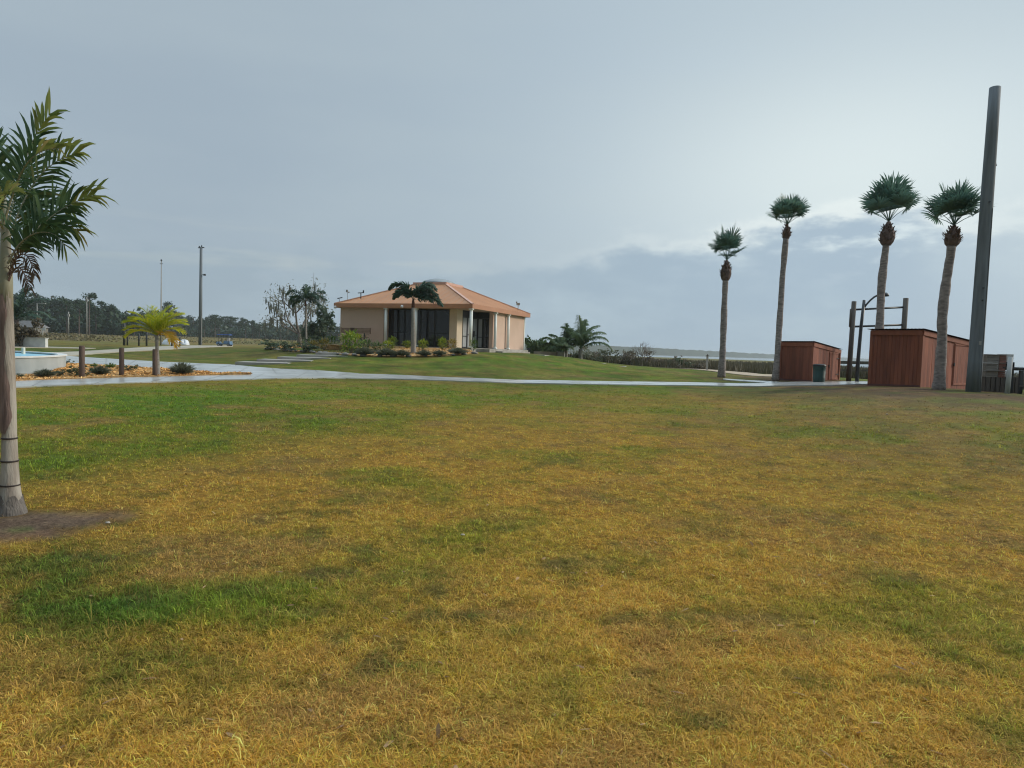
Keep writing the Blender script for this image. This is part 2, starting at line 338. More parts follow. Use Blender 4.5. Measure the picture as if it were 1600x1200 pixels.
# mulch island in front of the fountain
isl = strip('mulch', [(-160,600.5),(22,596),(60,594.5),(150,591.7),(250,589.1),(340,586.9),(392,586.4)], [(-160,592),(22,589),(60,588),(92,584),(101,574),(106,569),(150,571.6),(200,574.6),(240,577),(300,582),(350,585.4),(392,586)], M['mulch'], .05, 120, 12, 'stuff', .3, .10)
def chips(name, o, xs, ys, zs, n, size, lo=0):
    mb = MB(); I, J = xs.shape
    for _ in range(n):
        i = random.uniform(lo, I-1.01); j = random.uniform(0, J-1.01); a, b = int(i), int(j); s, t = i-a, j-b
        g = lambda A: (A[a,b]*(1-s)+A[a+1,b]*s)*(1-t)+(A[a,b+1]*(1-s)+A[a+1,b+1]*s)*t
        p = Vector((g(xs), g(ys), g(zs)+.015)); q = random.uniform(.5,1.3)*size; d = Vector((random.gauss(0,1),random.gauss(0,1),random.gauss(0,.35))).normalized(); w = d.orthogonal().normalized()
        w = Matrix.Rotation(random.uniform(0,6), 3, d) @ w
        mb.add([p-d*q-w*q*.3, p+d*q-w*q*.25, p+d*q*.9+w*q*.3, p-d*q*.9+w*q*.28], [(0,1,2,3)])
    c = mb.build(name, M['chip']); tag(c, kind='stuff'); return c
chips('wood_chips', *isl, 9000, .055)

# ---------------------------------------------------------------- lawn colour field
BL = []
def blob(u, v, ru, rv_, kind, amt):
    c = px2g(u, v); e = px2g(u+ru, v); n1 = px2g(u, v+rv_); n2 = px2g(u, max(v-rv_, 560))
    BL.append((c.x, c.y, max(abs(e.x-c.x), .05), max((n2.y-n1.y)/2, .05), kind, amt))
for b in [(230,636,290,42,'g',1.0),(250,612,240,12,'g',.6),(430,655,110,12,'k',.45),(300,612,120,10,'g',.5),(150,705,200,60,'g',.6),(330,705,70,10,'k',.3),(640,612,260,18,'g',.75),(860,662,60,8,'g',.6),(500,660,170,22,'g',.7),(560,645,200,12,'g',.5),
          (760,760,420,110,'y',.8),(1050,700,260,60,'y',.55),(1150,800,300,60,'y',.5),(1300,645,320,34,'d',.55),(1060,665,80,7,'k',.45),(1235,668,70,7,'k',.35),(1500,690,170,60,'d',.5),(1520,625,130,14,'d',.6),(1450,640,160,14,'k',.18),
          (1430,775,70,8,'g',.55),(1390,905,62,15,'k',.95),(1160,870,26,8,'k',.6),(700,770,20,6,'k',.3),(120,915,260,72,'k',.8),(330,955,260,34,'g',.5),(40,880,110,18,'k',.6),(140,850,90,10,'k',.55),(260,865,120,22,'d',.35),(120,945,220,40,'k',.5),
          (560,860,250,66,'g',.3),(470,930,200,40,'k',.35),(650,900,90,18,'d',.4),(780,962,90,10,'s',.4),(480,958,60,8,'s',.35),(1120,963,170,8,'s',.35),(900,880,60,14,'d',.35),(250,930,50,14,'s',.3),(1010,855,40,14,'d',.4),
          (300,765,240,50,'y',.45),(70,812,110,16,'s',1.3),(150,806,70,10,'s',.8),(20,832,90,14,'s',1.2),(700,570,200,14,'g',.6),(760,560,120,10,'g',.7),(560,580,120,8,'g',.4),(880,588,150,5,'d',.55),(960,575,60,5,'g',.6),(1040,578,80,6,'g',.8),(1100,585,60,5,'d',.3),
          (380,556,90,10,'d',.4),(330,561,60,6,'g',.4),(250,555,80,8,'d',.25),(90,605,60,5,'g',.4),(1180,592,40,4,'k',.5),(1330,610,120,5,'g',.5),(1000,611,200,5,'g',.3),
          (300,1050,300,60,'k',.45),(900,1080,300,70,'g',.3),(1400,1050,250,60,'y',.4),(600,1130,250,40,'d',.4),(1248,592.5,46,4.5,'s',1.0),(1527,611,22,5,'s',.9),(1467,610,16,4,'s',.8),(1128,592.5,12,3,'s',.8),(1400,607.5,60,3,'s',.7),(1570,618,40,5,'s',.7),(1484,612,40,3,'s',.6)]: blob(*b)  # last soil spots: worn earth that also paints contact shade at the feet
CC = {'f': (.17,.145,.066), 'y': (.585,.325,.052), 'g': (.135,.225,.020), 'k': (.060,.120,.020), 'd': (.32,.185,.080), 's': (.135,.09,.062), 'o': (.43,.262,.044)}
def lawn(x, y):
    """soil / straw / green turf mix at a spot on the ground, plus bareness"""
    x = np.asarray(x, float); y = np.asarray(y, float); D = np.hypot(x, y)
    c = np.empty(x.shape+(3,)); c[:] = CC['o']; bare = np.zeros(x.shape)
    n1 = fbm(x, y, .35, 3); n2 = fbm(x, y, 1.3, 11); n3 = fbm(x, y, 4.5, 23); n0 = fbm(x, y, .09, 31)
    def mixin(k, w):
        w = np.clip(w, 0, 1)[..., None]; c[:] = c*(1-w)+np.array(CC[k])*w
    mixin('y', .9*np.clip((n0-.42)*3, 0, 1)*(D < 40))
    mixin('g', .35*np.clip((n1-.5)*4, 0, 1)); mixin('d', .4*np.clip((n2-.55)*4, 0, 1))
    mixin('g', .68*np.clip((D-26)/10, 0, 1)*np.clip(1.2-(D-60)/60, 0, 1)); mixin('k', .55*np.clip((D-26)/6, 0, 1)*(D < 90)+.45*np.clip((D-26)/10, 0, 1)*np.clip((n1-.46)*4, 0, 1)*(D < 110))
    for bx, by, rx, ry, k, a in BL:
        w = a*np.exp(-(((x-bx)/rx)**2+((y-by)/ry)**2)**1.3)*(.25+1.5*np.clip((n2*.6+n3*.4-.25)*1.6, 0, 1))
        if k == 's': w = a*np.clip(1.9*np.exp(-((x-bx)/rx)**2-((y-by)/ry)**2)*(.6+.8*n3)-.25, 0, 1); bare = np.maximum(bare, w)
        mixin(k, w)
    mixin('k', .5*np.clip((n3-.57)*5, 0, 1)*np.clip(1.4-D/22, 0, 1)); mixin('d', .45*np.clip((.44-n2)*5, 0, 1)); mixin('g', .5*np.clip((fbm(x, y, .7, 43)-.55)*5, 0, 1))
    s = .55*np.clip((n1*.5+n3*.5-.60)*6, 0, 1)*np.clip(1-(D-6)/8, 0, 1); mixin('s', s*.8); bare = np.maximum(bare, s)
    far = np.clip((D-70)/70, 0, 1); mixin('f', far*(.6+.4*n0)); mixin('k', far*.45*np.clip((fbm(x, y, .03, 51)-.45)*5, 0, 1))
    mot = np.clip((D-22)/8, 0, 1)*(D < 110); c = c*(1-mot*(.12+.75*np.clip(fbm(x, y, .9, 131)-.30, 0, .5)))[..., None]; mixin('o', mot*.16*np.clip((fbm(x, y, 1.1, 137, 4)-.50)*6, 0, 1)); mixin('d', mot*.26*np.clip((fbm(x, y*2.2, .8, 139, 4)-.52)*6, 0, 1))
    return np.clip(c, 0, 1), bare

# ---------------------------------------------------------------- ground sheet
def make_ground():
    az = np.concatenate([np.linspace(-PI, -.95, 40, endpoint=False), np.linspace(-.95, .95, 330, endpoint=False), np.linspace(.95, PI, 41)])[:-1]
    D = np.exp(np.linspace(math.log(.6), math.log(9500), 430)); A, Dg = np.meshgrid(az, D)
    x = Dg*np.sin(A); y = Dg*np.cos(A); zz = ground(x, y)
    near = np.clip(1-(Dg-2)/40, 0, 1); zz = zz + near*(.035*(fbm(x, y, .8, 71)-.5) + .02*(fbm(x, y, 4, 73)-.5))
    for poly in POLYS:
        zz[inpoly(x, y, poly)] -= .02
    # the building stands on its plinth: keep soil below the floor
    n, m = len(D), len(az)
    V = np.stack([x, y, zz], -1).reshape(-1, 3); V = np.vstack([V, [[0, 0, 0]]])
    i, j = np.meshgrid(np.arange(n-1), np.arange(m), indexing='ij'); j2 = (j+1) % m
    Fq = np.stack([i*m+j, i*m+j2, (i+1)*m+j2, (i+1)*m+j], -1).reshape(-1, 4)
    Ft = [(n*m, (k+1) % m, k) for k in range(m)]
    me = bpy.data.meshes.new('ground'); me.from_pydata(V.tolist(), [], [tuple(reversed(q)) for q in Fq.tolist()]+Ft)
    c, bare = lawn(V[:,0], V[:,1]); dd_ = np.hypot(V[:,0], V[:,1]); c = c*(1-.42*(1-bare)*np.clip(1-(dd_-8)/30, 0, 1))[:,None]; at = me.color_attributes.new('turf', 'FLOAT_COLOR', 'POINT')  # near ground darkened: thatch tone with shade between the blades painted in
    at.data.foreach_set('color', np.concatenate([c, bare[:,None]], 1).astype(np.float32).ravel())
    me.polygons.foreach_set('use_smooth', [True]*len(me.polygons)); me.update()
    m_, nt, b = nt_new('turf and soil'); b.inputs['Roughness'].default_value = .95; b.inputs['Specular IOR Level'].default_value = .1
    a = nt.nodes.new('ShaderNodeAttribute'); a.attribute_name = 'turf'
    tc = nt.nodes.new('ShaderNodeTexCoord')
    def noise(sc, det=6):
        q = nt.nodes.new('ShaderNodeTexNoise'); q.inputs['Scale'].default_value = sc; q.inputs['Detail'].default_value = det; q.inputs['Roughness'].default_value = .7
        link(nt, tc.outputs['Object'], q.inputs['Vector']); return q
    n1 = noise(22); n2 = noise(3.2); n3 = noise(70, 3)
    def mr(s, lo, hi, a0=.3, a1=.7):
        q = nt.nodes.new('ShaderNodeMapRange'); q.inputs[1].default_value = a0; q.inputs[2].default_value = a1; q.inputs[3].default_value = lo; q.inputs[4].default_value = hi
        link(nt, s, q.inputs[0]); return q.outputs[0]
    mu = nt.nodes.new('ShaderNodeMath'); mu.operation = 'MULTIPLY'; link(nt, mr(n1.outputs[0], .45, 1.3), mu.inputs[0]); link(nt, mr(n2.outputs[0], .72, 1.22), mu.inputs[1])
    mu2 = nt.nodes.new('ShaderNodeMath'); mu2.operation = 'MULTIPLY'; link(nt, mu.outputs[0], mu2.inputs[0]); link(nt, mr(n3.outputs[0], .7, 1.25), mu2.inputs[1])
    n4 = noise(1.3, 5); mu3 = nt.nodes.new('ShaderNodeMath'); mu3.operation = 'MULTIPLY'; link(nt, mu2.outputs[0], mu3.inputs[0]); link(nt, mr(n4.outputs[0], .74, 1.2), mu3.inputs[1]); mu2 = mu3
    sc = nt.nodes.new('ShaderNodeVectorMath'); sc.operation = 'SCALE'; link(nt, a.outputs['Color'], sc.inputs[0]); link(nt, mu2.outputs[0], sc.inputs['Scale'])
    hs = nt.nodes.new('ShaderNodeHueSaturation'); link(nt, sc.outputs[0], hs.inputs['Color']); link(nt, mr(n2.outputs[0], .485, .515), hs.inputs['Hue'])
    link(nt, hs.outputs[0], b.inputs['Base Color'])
    bp = nt.nodes.new('ShaderNodeBump'); bp.inputs['Strength'].default_value = .7; bp.inputs['Distance'].default_value = .03
    link(nt, n1.outputs[0], bp.inputs['Height']); link(nt, bp.outputs[0], b.inputs['Normal'])
    me.materials.append(m_); o = bpy.data.objects.new('ground', me); COL.objects.link(o); tag(o, kind='structure')
    return o
make_ground()

def grass_material():
    m_, nt, b = nt_new('grass blades'); b.inputs['Roughness'].default_value = .7; b.inputs['Specular IOR Level'].default_value = .15
    a = nt.nodes.new('ShaderNodeAttribute'); a.attribute_name = 'tint'; link(nt, a.outputs['Color'], b.inputs['Base Color'])
    t = nt.nodes.new('ShaderNodeBsdfTranslucent'); link(nt, a.outputs['Color'], t.inputs['Color'])
    mx = nt.nodes.new('ShaderNodeMixShader'); mx.inputs[0].default_value = .3
    link(nt, b.outputs[0], mx.inputs[1]); link(nt, t.outputs[0], mx.inputs[2]); link(nt, mx.outputs[0], nt.nodes['Material Output'].inputs['Surface'])
    return m_
def make_grass():
    # tufts, denser nearby; every tuft has its own shade of straw, green or brown
    cand = 800000; r = 1.6*np.exp(rng.random(cand)*math.log(48/1.6)); az = (rng.random(cand)*2-1)*.80
    keep = rng.random(cand) < 1/(1+(r/3.0)**1.0)
    r, az = r[keep], az[keep]; x = r*np.sin(az); y = r*np.cos(az)
    ok = np.ones(len(x), bool)
    for poly in POLYS: ok &= ~inpoly(x, y, poly)
    c, bare = lawn(x, y); ok &= rng.random(len(x)) > bare*1.08
    ok &= rng.random(len(x)) < (.30+1.25*fbm(x, y, 5, 91, 2))*np.clip(1-(r-23)/9, 0, 1)
    x, y, r, c = x[ok], y[ok], r[ok], c[ok]; nt_ = len(x)
    k = rng.random(nt_)[:,None]; lum = np.clip(c.sum(1, keepdims=True)/.75, .3, 1.15)
    straw = np.array([.70,.43,.12]); brown = np.array([.34,.185,.075]); lush = np.array([.17,.30,.035])
    gr = np.clip((c[:,1:2]-c[:,0:1]*.7)/.08, 0, 1); col = c*1.30
    col = np.where(k < .26*(1-.75*gr), col*.4+straw*.6*lum, col); col = np.where((k >= .26) & (k < .40), col*.45+brown*.55*lum, col); col = np.where((k >= .40) & (k < .56+.2*gr), col*.55+lush*.45, col)
    fr = np.clip((r-9)/22, 0, 1)[:,None]; col = col*(1-fr*.55)+c*1.12*fr*.55; col = col*np.exp(rng.normal(0, .30, nt_)[:,None]*(1-.65*fr))
    B_ = 7; n = nt_*B_; rep_ = lambda a_: np.repeat(a_, B_, 0)
    th = rng.random(n)*2*PI; sp = np.maximum(.010, rep_(r)*.0014)*rng.random(n)**.5
    x = rep_(x)+np.cos(th)*sp; y = rep_(y)+np.sin(th)*sp; R_ = rep_(r); green = rep_(gr[:,0]); tuft = rep_(np.exp(rng.normal(0, .38, nt_)))
    z = ground(x[::B_], y[::B_]).repeat(B_); near = np.clip(1-(R_-2)/40, 0, 1); z = z + near*(.035*(fbm(x, y, .8, 71)-.5) + .02*(fbm(x, y, 4, 73)-.5)) - .006
    h = rng.uniform(.013, .036, n)*(1+.3*green)*tuft; w = np.maximum(rng.uniform(.0020, .0044, n), R_*.00044)
    lean = rng.uniform(.5, 1.55, n)*(1.15-.45*green); th = th+rng.normal(0, .7, n); lx = np.cos(th); ly = np.sin(th); cl_ = np.cos(np.minimum(lean, 1.38))
    tx = x+lx*np.sin(lean)*h*1.5; ty = y+ly*np.sin(lean)*h*1.5; tz = z+cl_*h+.004
    mxp = x+lx*np.sin(lean)*h*.6; myp = y+ly*np.sin(lean)*h*.6; mzp = z+cl_*h*.78+.006
    ph = th+PI/2+rng.normal(0, .5, n); wx = np.cos(ph)*w*.5; wy = np.sin(ph)*w*.5
    V = np.empty((n, 5, 3), np.float32)
    V[:,0] = np.stack([x-wx, y-wy, z], 1); V[:,1] = np.stack([x+wx, y+wy, z], 1); V[:,2] = np.stack([mxp+wx*.9, myp+wy*.9, mzp], 1); V[:,3] = np.stack([mxp-wx*.9, myp-wy*.9, mzp], 1); V[:,4] = np.stack([tx, ty, tz], 1)
    me = bpy.data.meshes.new('grass'); me.vertices.add(n*5); me.vertices.foreach_set('co', V.ravel())
    me.loops.add(n*7); base = (np.arange(n)*5)[:,None]; Lp = np.concatenate([base+np.array([[0,1,2,3]]), base+np.array([[3,2,4]])], 1)
    me.loops.foreach_set('vertex_index', Lp.astype(np.int32).ravel())
    me.polygons.add(n*2); st = np.stack([np.arange(n)*7, np.arange(n)*7+4], 1); me.polygons.foreach_set('loop_start', st.astype(np.int32).ravel())
    col = rep_(col)*rng.uniform(.75, 1.28, n)[:,None]
    C = np.concatenate([np.repeat(np.clip(col, 0, .85)[:,None], 5, 1), np.ones((n, 5, 1))], 2).astype(np.float32)
    me.update(calc_edges=True); at = me.color_attributes.new('tint', 'FLOAT_COLOR', 'POINT'); at.data.foreach_set('color', C.ravel())
    me.materials.append(grass_material()); o = bpy.data.objects.new('grass', me); COL.objects.link(o); tag(o, kind='stuff'); print('blades', n); return o
make_grass()

random.seed(12); mb = MB()
for _ in range(220):
    r_ = 2.2*math.exp(random.random()*1.9); a_ = random.uniform(-.62,.62); x_, y_ = r_*math.sin(a_), r_*math.cos(a_); p = Vector((x_, y_, gz(x_, y_)+.022))
    d = Vector((random.gauss(0,1), random.gauss(0,1), random.gauss(0,.2))); mb.leaf(p, d, random.uniform(.03,.075), random.uniform(.008,.022), Vector((d.y,-d.x,random.uniform(-.3,.3))), .1)
tag(mb.build('fallen_leaves', mat('fallen dry leaves', (.22,.12,.05), .95, (.38,.25,.12), 3, island=.4)), kind='stuff')
# ---------------------------------------------------------------- palms
def pinnate(mb, base, az, el, L, droop, n, ll, lw, vee=.35, hang=.35, plum=False, rib=None, rw=.012, t0=.14, az2=0, kink=0, tipmb=None, tipt=.72, seg=14, curve=None, face=None):
    """one feather frond: an arching midrib with leaflets along both sides"""
    pts = []; p = Vector(base); e = el; a = az
    for i in range(seg+1):
        pts.append(p.copy()); t = i/seg
        d = Vector((math.sin(a)*math.cos(e), math.cos(a)*math.cos(e), math.sin(e))); p = p + d*(L/seg)
        e -= droop/seg*(.45+1.1*t); a += az2/seg
    if curve: pts = resample(curve, seg+1)
    (rib or mb).tube(pts, [rw*(1-.82*i/seg) for i in range(seg+1)], 5)
    for k in range(n):
        t = t0+(1-t0)*(k+random.uniform(-.3,.3))/n; t = min(max(t, 0), .995); q = t*seg; i = int(q); c = pts[i].lerp(pts[i+1], q-i); tg = (pts[i+1]-pts[i]).normalized()
        sd = tg.cross(Z); sd = sd.normalized() if sd.length > .05 else Vector((math.cos(az), -math.sin(az), 0)); up = sd.cross(tg)
        if face is not None: up = (face-tg*face.dot(tg)).normalized(); sd = tg.cross(up)
        l = ll*max(.25 if curve is None else .72, math.sin(PI*(.14+.80*t))**.7); fa = R(28+34*t)
        for sg in (-1, 1):
            if plum: ph = random.uniform(-1.1, 1.2); side = sd*sg*math.cos(ph)+up*math.sin(ph)
            else: side = (sd*sg + up*(vee+random.uniform(-.15,.15))).normalized()
            d = side*math.cos(fa)+tg*math.sin(fa)+rv(.09 if curve is None else .17)
            tgt = tipmb if (tipmb is not None and t > tipt) else mb
            tgt.leaf(c, d, l*random.uniform(.85,1.12), lw*random.uniform(.8,1.2), tg+up*.5*sg, hang*random.uniform(.6,1.4))
def fan(mb, base, d, pet, bl, n=26, spread=2.25, hang=.5, lw=.04, pm=None):
    """one palmetto frond: stalk and a fan of pointed segments"""
    d = d.normalized(); tip = Vector(base)+d*pet; mid = Vector(base)+d*pet*.5+Vector((0,0,.04*pet))
    (pm or mb).tube([base, mid, tip], [.020, .013, .009], 5)
    sd = d.cross(Z); sd = sd.normalized() if sd.length > .05 else Vector((1,0,0)); sd = (sd + rv(.35)).normalized(); sd = (sd-d*sd.dot(d)).normalized(); nm = sd.cross(d)
    for k in range(n):
        a = spread*(2*(k+.5)/n-1); dd = d*math.cos(a)+sd*math.sin(a)+nm*(.22*abs(math.sin(a)))+rv(.045)
        l = bl*(.72+.28*math.cos(a*.6))*random.uniform(.88,1.1)
        mb.leaf(tip, dd, l, lw*random.uniform(.8,1.2), nm.cross(dd), hang*random.uniform(.6,1.5), .55)
def sabal(u_base, D, trunk, w0, w1, boot, crown_w, crown_h, label, n=20, lean=0, seed=1):
    random.seed(seed)
    pts = [P(u, v, D) for u, v in trunk]; b = pts[0].copy(); g = gz(b.x, b.y); pts[0] = Vector((b.x, b.y, g-.1)); loc = Vector((b.x, b.y, g))
    o = thing('cabbage_palm', label, 'palm tree', loc, 'tall cabbage palms along the waterfront')
    rp = resample(pts, 26); mb = MB(); s = D/F
    rad = [s*(w0+(w1-w0)*(i/25))/2*random.uniform(.94,1.06)*(1+.07*math.sin(i*.55+seed*2))*(1.22 if i < 2 else 1.08 if i < 4 else 1) for i in range(26)]
    mb.tube(rp, rad, 12, jit=.05); mb.build('trunk', M['bark_sabal'], o, loc, True)
    # bulb of old leaf bases
    (bu0, bv0), (bu1, bv1), bw = boot; p0 = P(bu0, bv0, D); p1 = P(bu1, bv1, D); ax = (p1-p0); H = ax.length; ax.normalize(); mb = MB(); br = bw*s/2
    prof = [(0,.62),(.12,.82),(.32,.98),(.52,.95),(.72,.68),(.9,.40),(1.05,.24)]
    mb.tube([p0+ax*H*t for t, _ in prof], [br*.86*q for _, q in prof], 10, jit=.06)
    for k in range(90):
        t = random.uniform(.02,.92); q = np.interp(t, [a for a,_ in prof], [b_ for _,b_ in prof])*br*.85; an = random.uniform(0,6.28)
        e1 = ax.orthogonal().normalized(); e2 = ax.cross(e1); rd = e1*math.cos(an)+e2*math.sin(an); c = p0+ax*H*t+rd*q
        mb.leaf(c-rd*.02, (rd*random.uniform(.5,1.1)+ax*.9), random.uniform(.10,.22), .085, ax.cross(rd), -.05, .6)
    mb.build('leaf_bases', M['boots'], o, loc)
    top = p1+ax*H*.06; cw = crown_w*s/2; ch = crown_h*s
    for k in range(n):
        f = (k+.5)/n; an = k*2.39996+random.uniform(-.3,.3); el = R(86-58*f**.9+random.uniform(-6,6))
        d = Vector((math.cos(an)*math.cos(el)+lean, math.sin(an)*math.cos(el), math.sin(el)))
        reach = 1/math.sqrt((math.cos(el)/cw)**2+(math.sin(el)/ch)**2)
        mb = MB(); fan(mb, top-d*.05, d, reach*random.uniform(.56,.70), reach*random.uniform(.54,.64), 34, 1.85, .24, .040*reach/.9)
        mb.build('frond', M['f_sabal'], o, loc)
    return o
sabal(1128, 41, [(1127,591.5),(1128.5,565),(1129.5,540),(1131,500),(1132,470),(1133,450),(1133.5,436)], 10.5, 8.8, ((1133.5,438),(1135.5,408),20), 58, 48, 'shortest cabbage palm with a ball of brown leaf bases under its crown', 12, .12, 3)
sabal(1212, 36, [(1211,595.5),(1213,575),(1216,535),(1220,475),(1222,440),(1226,395),(1228,372)], 9.5, 8.2, ((1228,374),(1230,352),14.5), 66, 44, 'slender tall cabbage palm at the left corner of the dark shed', 15, .05, 4)
sabal(1372, 33, [(1369,601),(1372,545),(1375,500),(1377,450),(1381,410),(1385,380)], 13.5, 10.5, ((1385,383),(1388.5,348),26), 86, 62, 'cabbage palm rising behind the larger red shed beside the timber frame', 15, -.06, 5)
sabal(1467, 26.5, [(1467,608),(1469.5,570),(1472,530),(1472,498),(1475,465),(1480,430),(1485,400),(1487,382)], 15.5, 12.5, ((1487,385),(1490.5,354),27), 92, 64, 'cabbage palm with curved trunk in front of the larger red shed', 16, 0, 6)

# foreground palm at the left edge
random.seed(21)
FD = 6.4
fp = px2g(18, 801); FD = (fp-CAM).dot(f0); fl = Vector((fp.x, fp.y, fp.z)); s_ = FD/F
o = thing('christmas_palm', 'near palm with pale banded trunk standing in bare soil', 'palm tree', fl)
tp = [(18,806),(18,800),(17,790),(16,775),(15.5,757),(15,720),(14.5,681),(13.5,640),(12,600),(11,560),(10.5,520),(10,480),(10,450)]
tw = [42,40,35.5,30,26,22.5,20,20.5,21,20.5,19.5,17.5,16.5]
mb = MB(); pts = [P(u,v,FD) for u,v in tp]; rp = resample(pts, 40); wz = [np.interp(p.z, [q.z for q in pts], tw)*s_/2 for p in rp]
mb.tube(rp, wz, 20, jit=.012); mb.build('trunk', M['bark_fore'], o, fl, True)
mb = MB(); i0 = [p for p in rp if p.z < fl.z+.17]; mb.tube(i0, [np.interp(p.z, [q.z for q in pts], tw)*s_/2*(1.03 if p.z < fl.z+.13 else .99)+.002 for p in i0], 22, False, .03); mb.v = [(x, y, z+(random.uniform(-.05,.05) if q >= len(mb.v)-22 else 0)) for q, (x, y, z) in enumerate(mb.v)]; mb.build('root_flare', M['bark_root'], o, fl, True)
for v_ in (684.5, 720, 757.5):
    c = P(15.2 if v_ > 700 else 14.6, v_, FD); rr = np.interp(c.z, [q.z for q in pts], tw)*s_/2+.003
    mb = MB(); mb.lathe(c, [(rr*.95,-.007),(rr+.003,-.006),(rr+.003,.006),(rr*.95,.007)], 24); b = mb.build('strap', M['strap'], o, fl, True)
# peeling sheath wrapped round the left and front of the upper trunk
mb = MB(); N = 26; vs = []; fs = []; K = 12
for i in range(N+1):
    t = i/N; v_ = 676-t*215; c = P(np.interp(v_, [450,480,560,600,640,681], [10,10,11,12,13.5,14.5]), v_, FD)
    rr = np.interp(c.z, [q.z for q in pts], tw)*s_/2+.007+.004*math.sin(t*17); wd = 1.0+.35*math.sin(t*6+1)+.15*math.sin(t*23)
    if t < .12: wd *= .35+t*5
    if t > .85: wd *= 1-(t-.85)*4
    for k in range(K+1):
        an = PI*1.42+(k/K*2-1)*wd*.95; vs.append(c+Vector((math.cos(an)*rr, math.sin(an)*rr, .01*math.sin(k*2.1))))
fs = [(i*(K+1)+k, i*(K+1)+k+1, (i+1)*(K+1)+k+1, (i+1)*(K+1)+k) for i in range(N) for k in range(K)]
mb.add(vs, fs); mb.build('bark_sheath', M['sheath'], o, fl, True)
mb = MB(); mb.tube([P(u,v,FD) for u,v in [(10,478),(10,440),(9.5,415),(9,390),(8,360),(7,330),(6,300)]], [w*s_/2 for w in (18.2,17,16,14.5,12,9,5)], 18); mb.v = [(x, y, z+random.uniform(-.09,.05) if q < 18 else z) for q, (x, y, z) in enumerate(mb.v)]; mb.build('crownshaft', M['crownshaft'], o, fl, True)
hub = P(8, 352, FD)
def ffrond(way, n, ll, lw, tip=.75, dead=False, hang=.3, t0=.22, roll=0, seg=22):
    """frond whose midrib follows way points (measured column, row, depth offset), leaflets spread mostly across the view"""
    cv = [P(u, v, FD+dy) for u, v, dy in way]; q = []
    for i in range(len(cv)-1):      # smooth the midrib
        p0, p1, p2, p3 = cv[max(i-1,0)], cv[i], cv[i+1], cv[min(i+2,len(cv)-1)]
        for k in range(6):
            t = k/6; q.append(.5*((2*p1)+(p2-p0)*t+(2*p0-5*p1+4*p2-p3)*t*t+(3*p1-p0-3*p2+p3)*t**3))
    q.append(cv[-1]); mb = MB(); rb = MB(); tb = MB()
    pinnate(mb, cv[0], 0, 0, 1, 0, n, ll, lw, .25, hang, False, rb, .011, t0, 0, 0, tb if not dead else None, tip, seg, q, Vector((.25+roll, -1, .35)).normalized())
    fr = mb.build('frond', M['f_dead'] if dead else M['f_fore'], o, fl); rb.build('midrib', M['crownshaft'] if not dead else M['sheath'], fr, fl)
    if tb.v: tb.build('leaf_tip', M['f_tip'], fr, fl)
for way, n, ll, lw, tip, dead, hang, roll in [
    ([(14,428,0),(24,400,0),(42,373,0),(66,350,.05),(94,329,.1),(122,314,.1),(150,304,.1)], 29, .35, .026, .76, False, .45, 0),
    ([(8,400,0),(22,350,.05),(42,305,.1),(65,272,.12),(94,249,.1),(126,238,.05)], 28, .35, .026, .80, False, .4, .1),
    ([(12,412,-.1),(32,380,-.12),(58,364,-.16),(84,366,-.2),(102,384,-.2)], 24, .26, .025, .94, False, .8, .2),
    ([(10,420,.05),(34,388,.1),(64,362,.2),(96,350,.25),(124,362,.3)], 26, .30, .028, .9, False, .6, -.1),
    ([(6,380,.1),(20,320,.2),(35,265,.3),(54,215,.3),(80,176,.3)], 26, .34, .029, .82, False, .3, -.1),
    ([(5,370,.1),(-20,310,.2),(-55,270,.2),(-95,265,.2)], 24, .33, .028, .85, False, .3, 0),
    ([(6,350,-.2),(25,290,-.3),(42,256,-.45),(66,236,-.6),(98,232,-.7)], 24, .28, .025, .70, False, .4, .4),
    ([(6,360,0),(-10,330,-.3),(-30,330,-.6),(-45,370,-.8)], 22, .28, .026, .85, False, .4, 0),
    ([(8,385,.1),(26,350,.3),(50,322,.5),(80,312,.6),(110,326,.7)], 26, .31, .028, .86, False, .5, -.2),
    ([(6,350,-.1),(4,322,-.35),(10,302,-.6),(22,300,-.8)], 20, .24, .022, .3, False, .5, .3),
    ([(6,340,.1),(-6,280,.2),(-20,225,.3),(-50,190,.3)], 24, .32, .028, .85, False, .25, 0),
    ([(13,430,-.03),(27,402,-.05),(40,398,-.08),(50,414,-.1),(55,432,-.1)], 18, .15, .017, 2, True, .9, .3),
    ([(13,440,-.02),(20,424,-.04),(30,418,-.06),(40,432,-.06),(46,452,-.06)], 16, .13, .016, 2, True, 1.0, .3)]:
    ffrond(way, n, ll, lw, tip, dead, hang, .22, roll)
# stubby stems and litter in the bare soil
for (u,v,l,lab) in [(168,819,.022,'small pale stone at the right edge of the bare soil by the palm'),(723,838,.022,'tiny pale pebble lying in the dry grass mid lawn'),(1386,648,.035,'tiny white stone in the brown grass below the red shed')]:
    p = px2g(u,v); mb = MB(); n0 = 9
    mb.lathe((0,0,0), [(l*.5,-l*.2),(l*.95,.0),(l*.8,l*.3),(l*.3,l*.42)], n0)
    mb.v = [(x*random.uniform(.8,1.25), y*random.uniform(.6,.95), z*random.uniform(.8,1.2)) for x,y,z in mb.v]; q = mb.build('stone', M['stone'], None, None, True); q.location = p+Vector((0,0,.012)); tag(q, lab, 'stone')

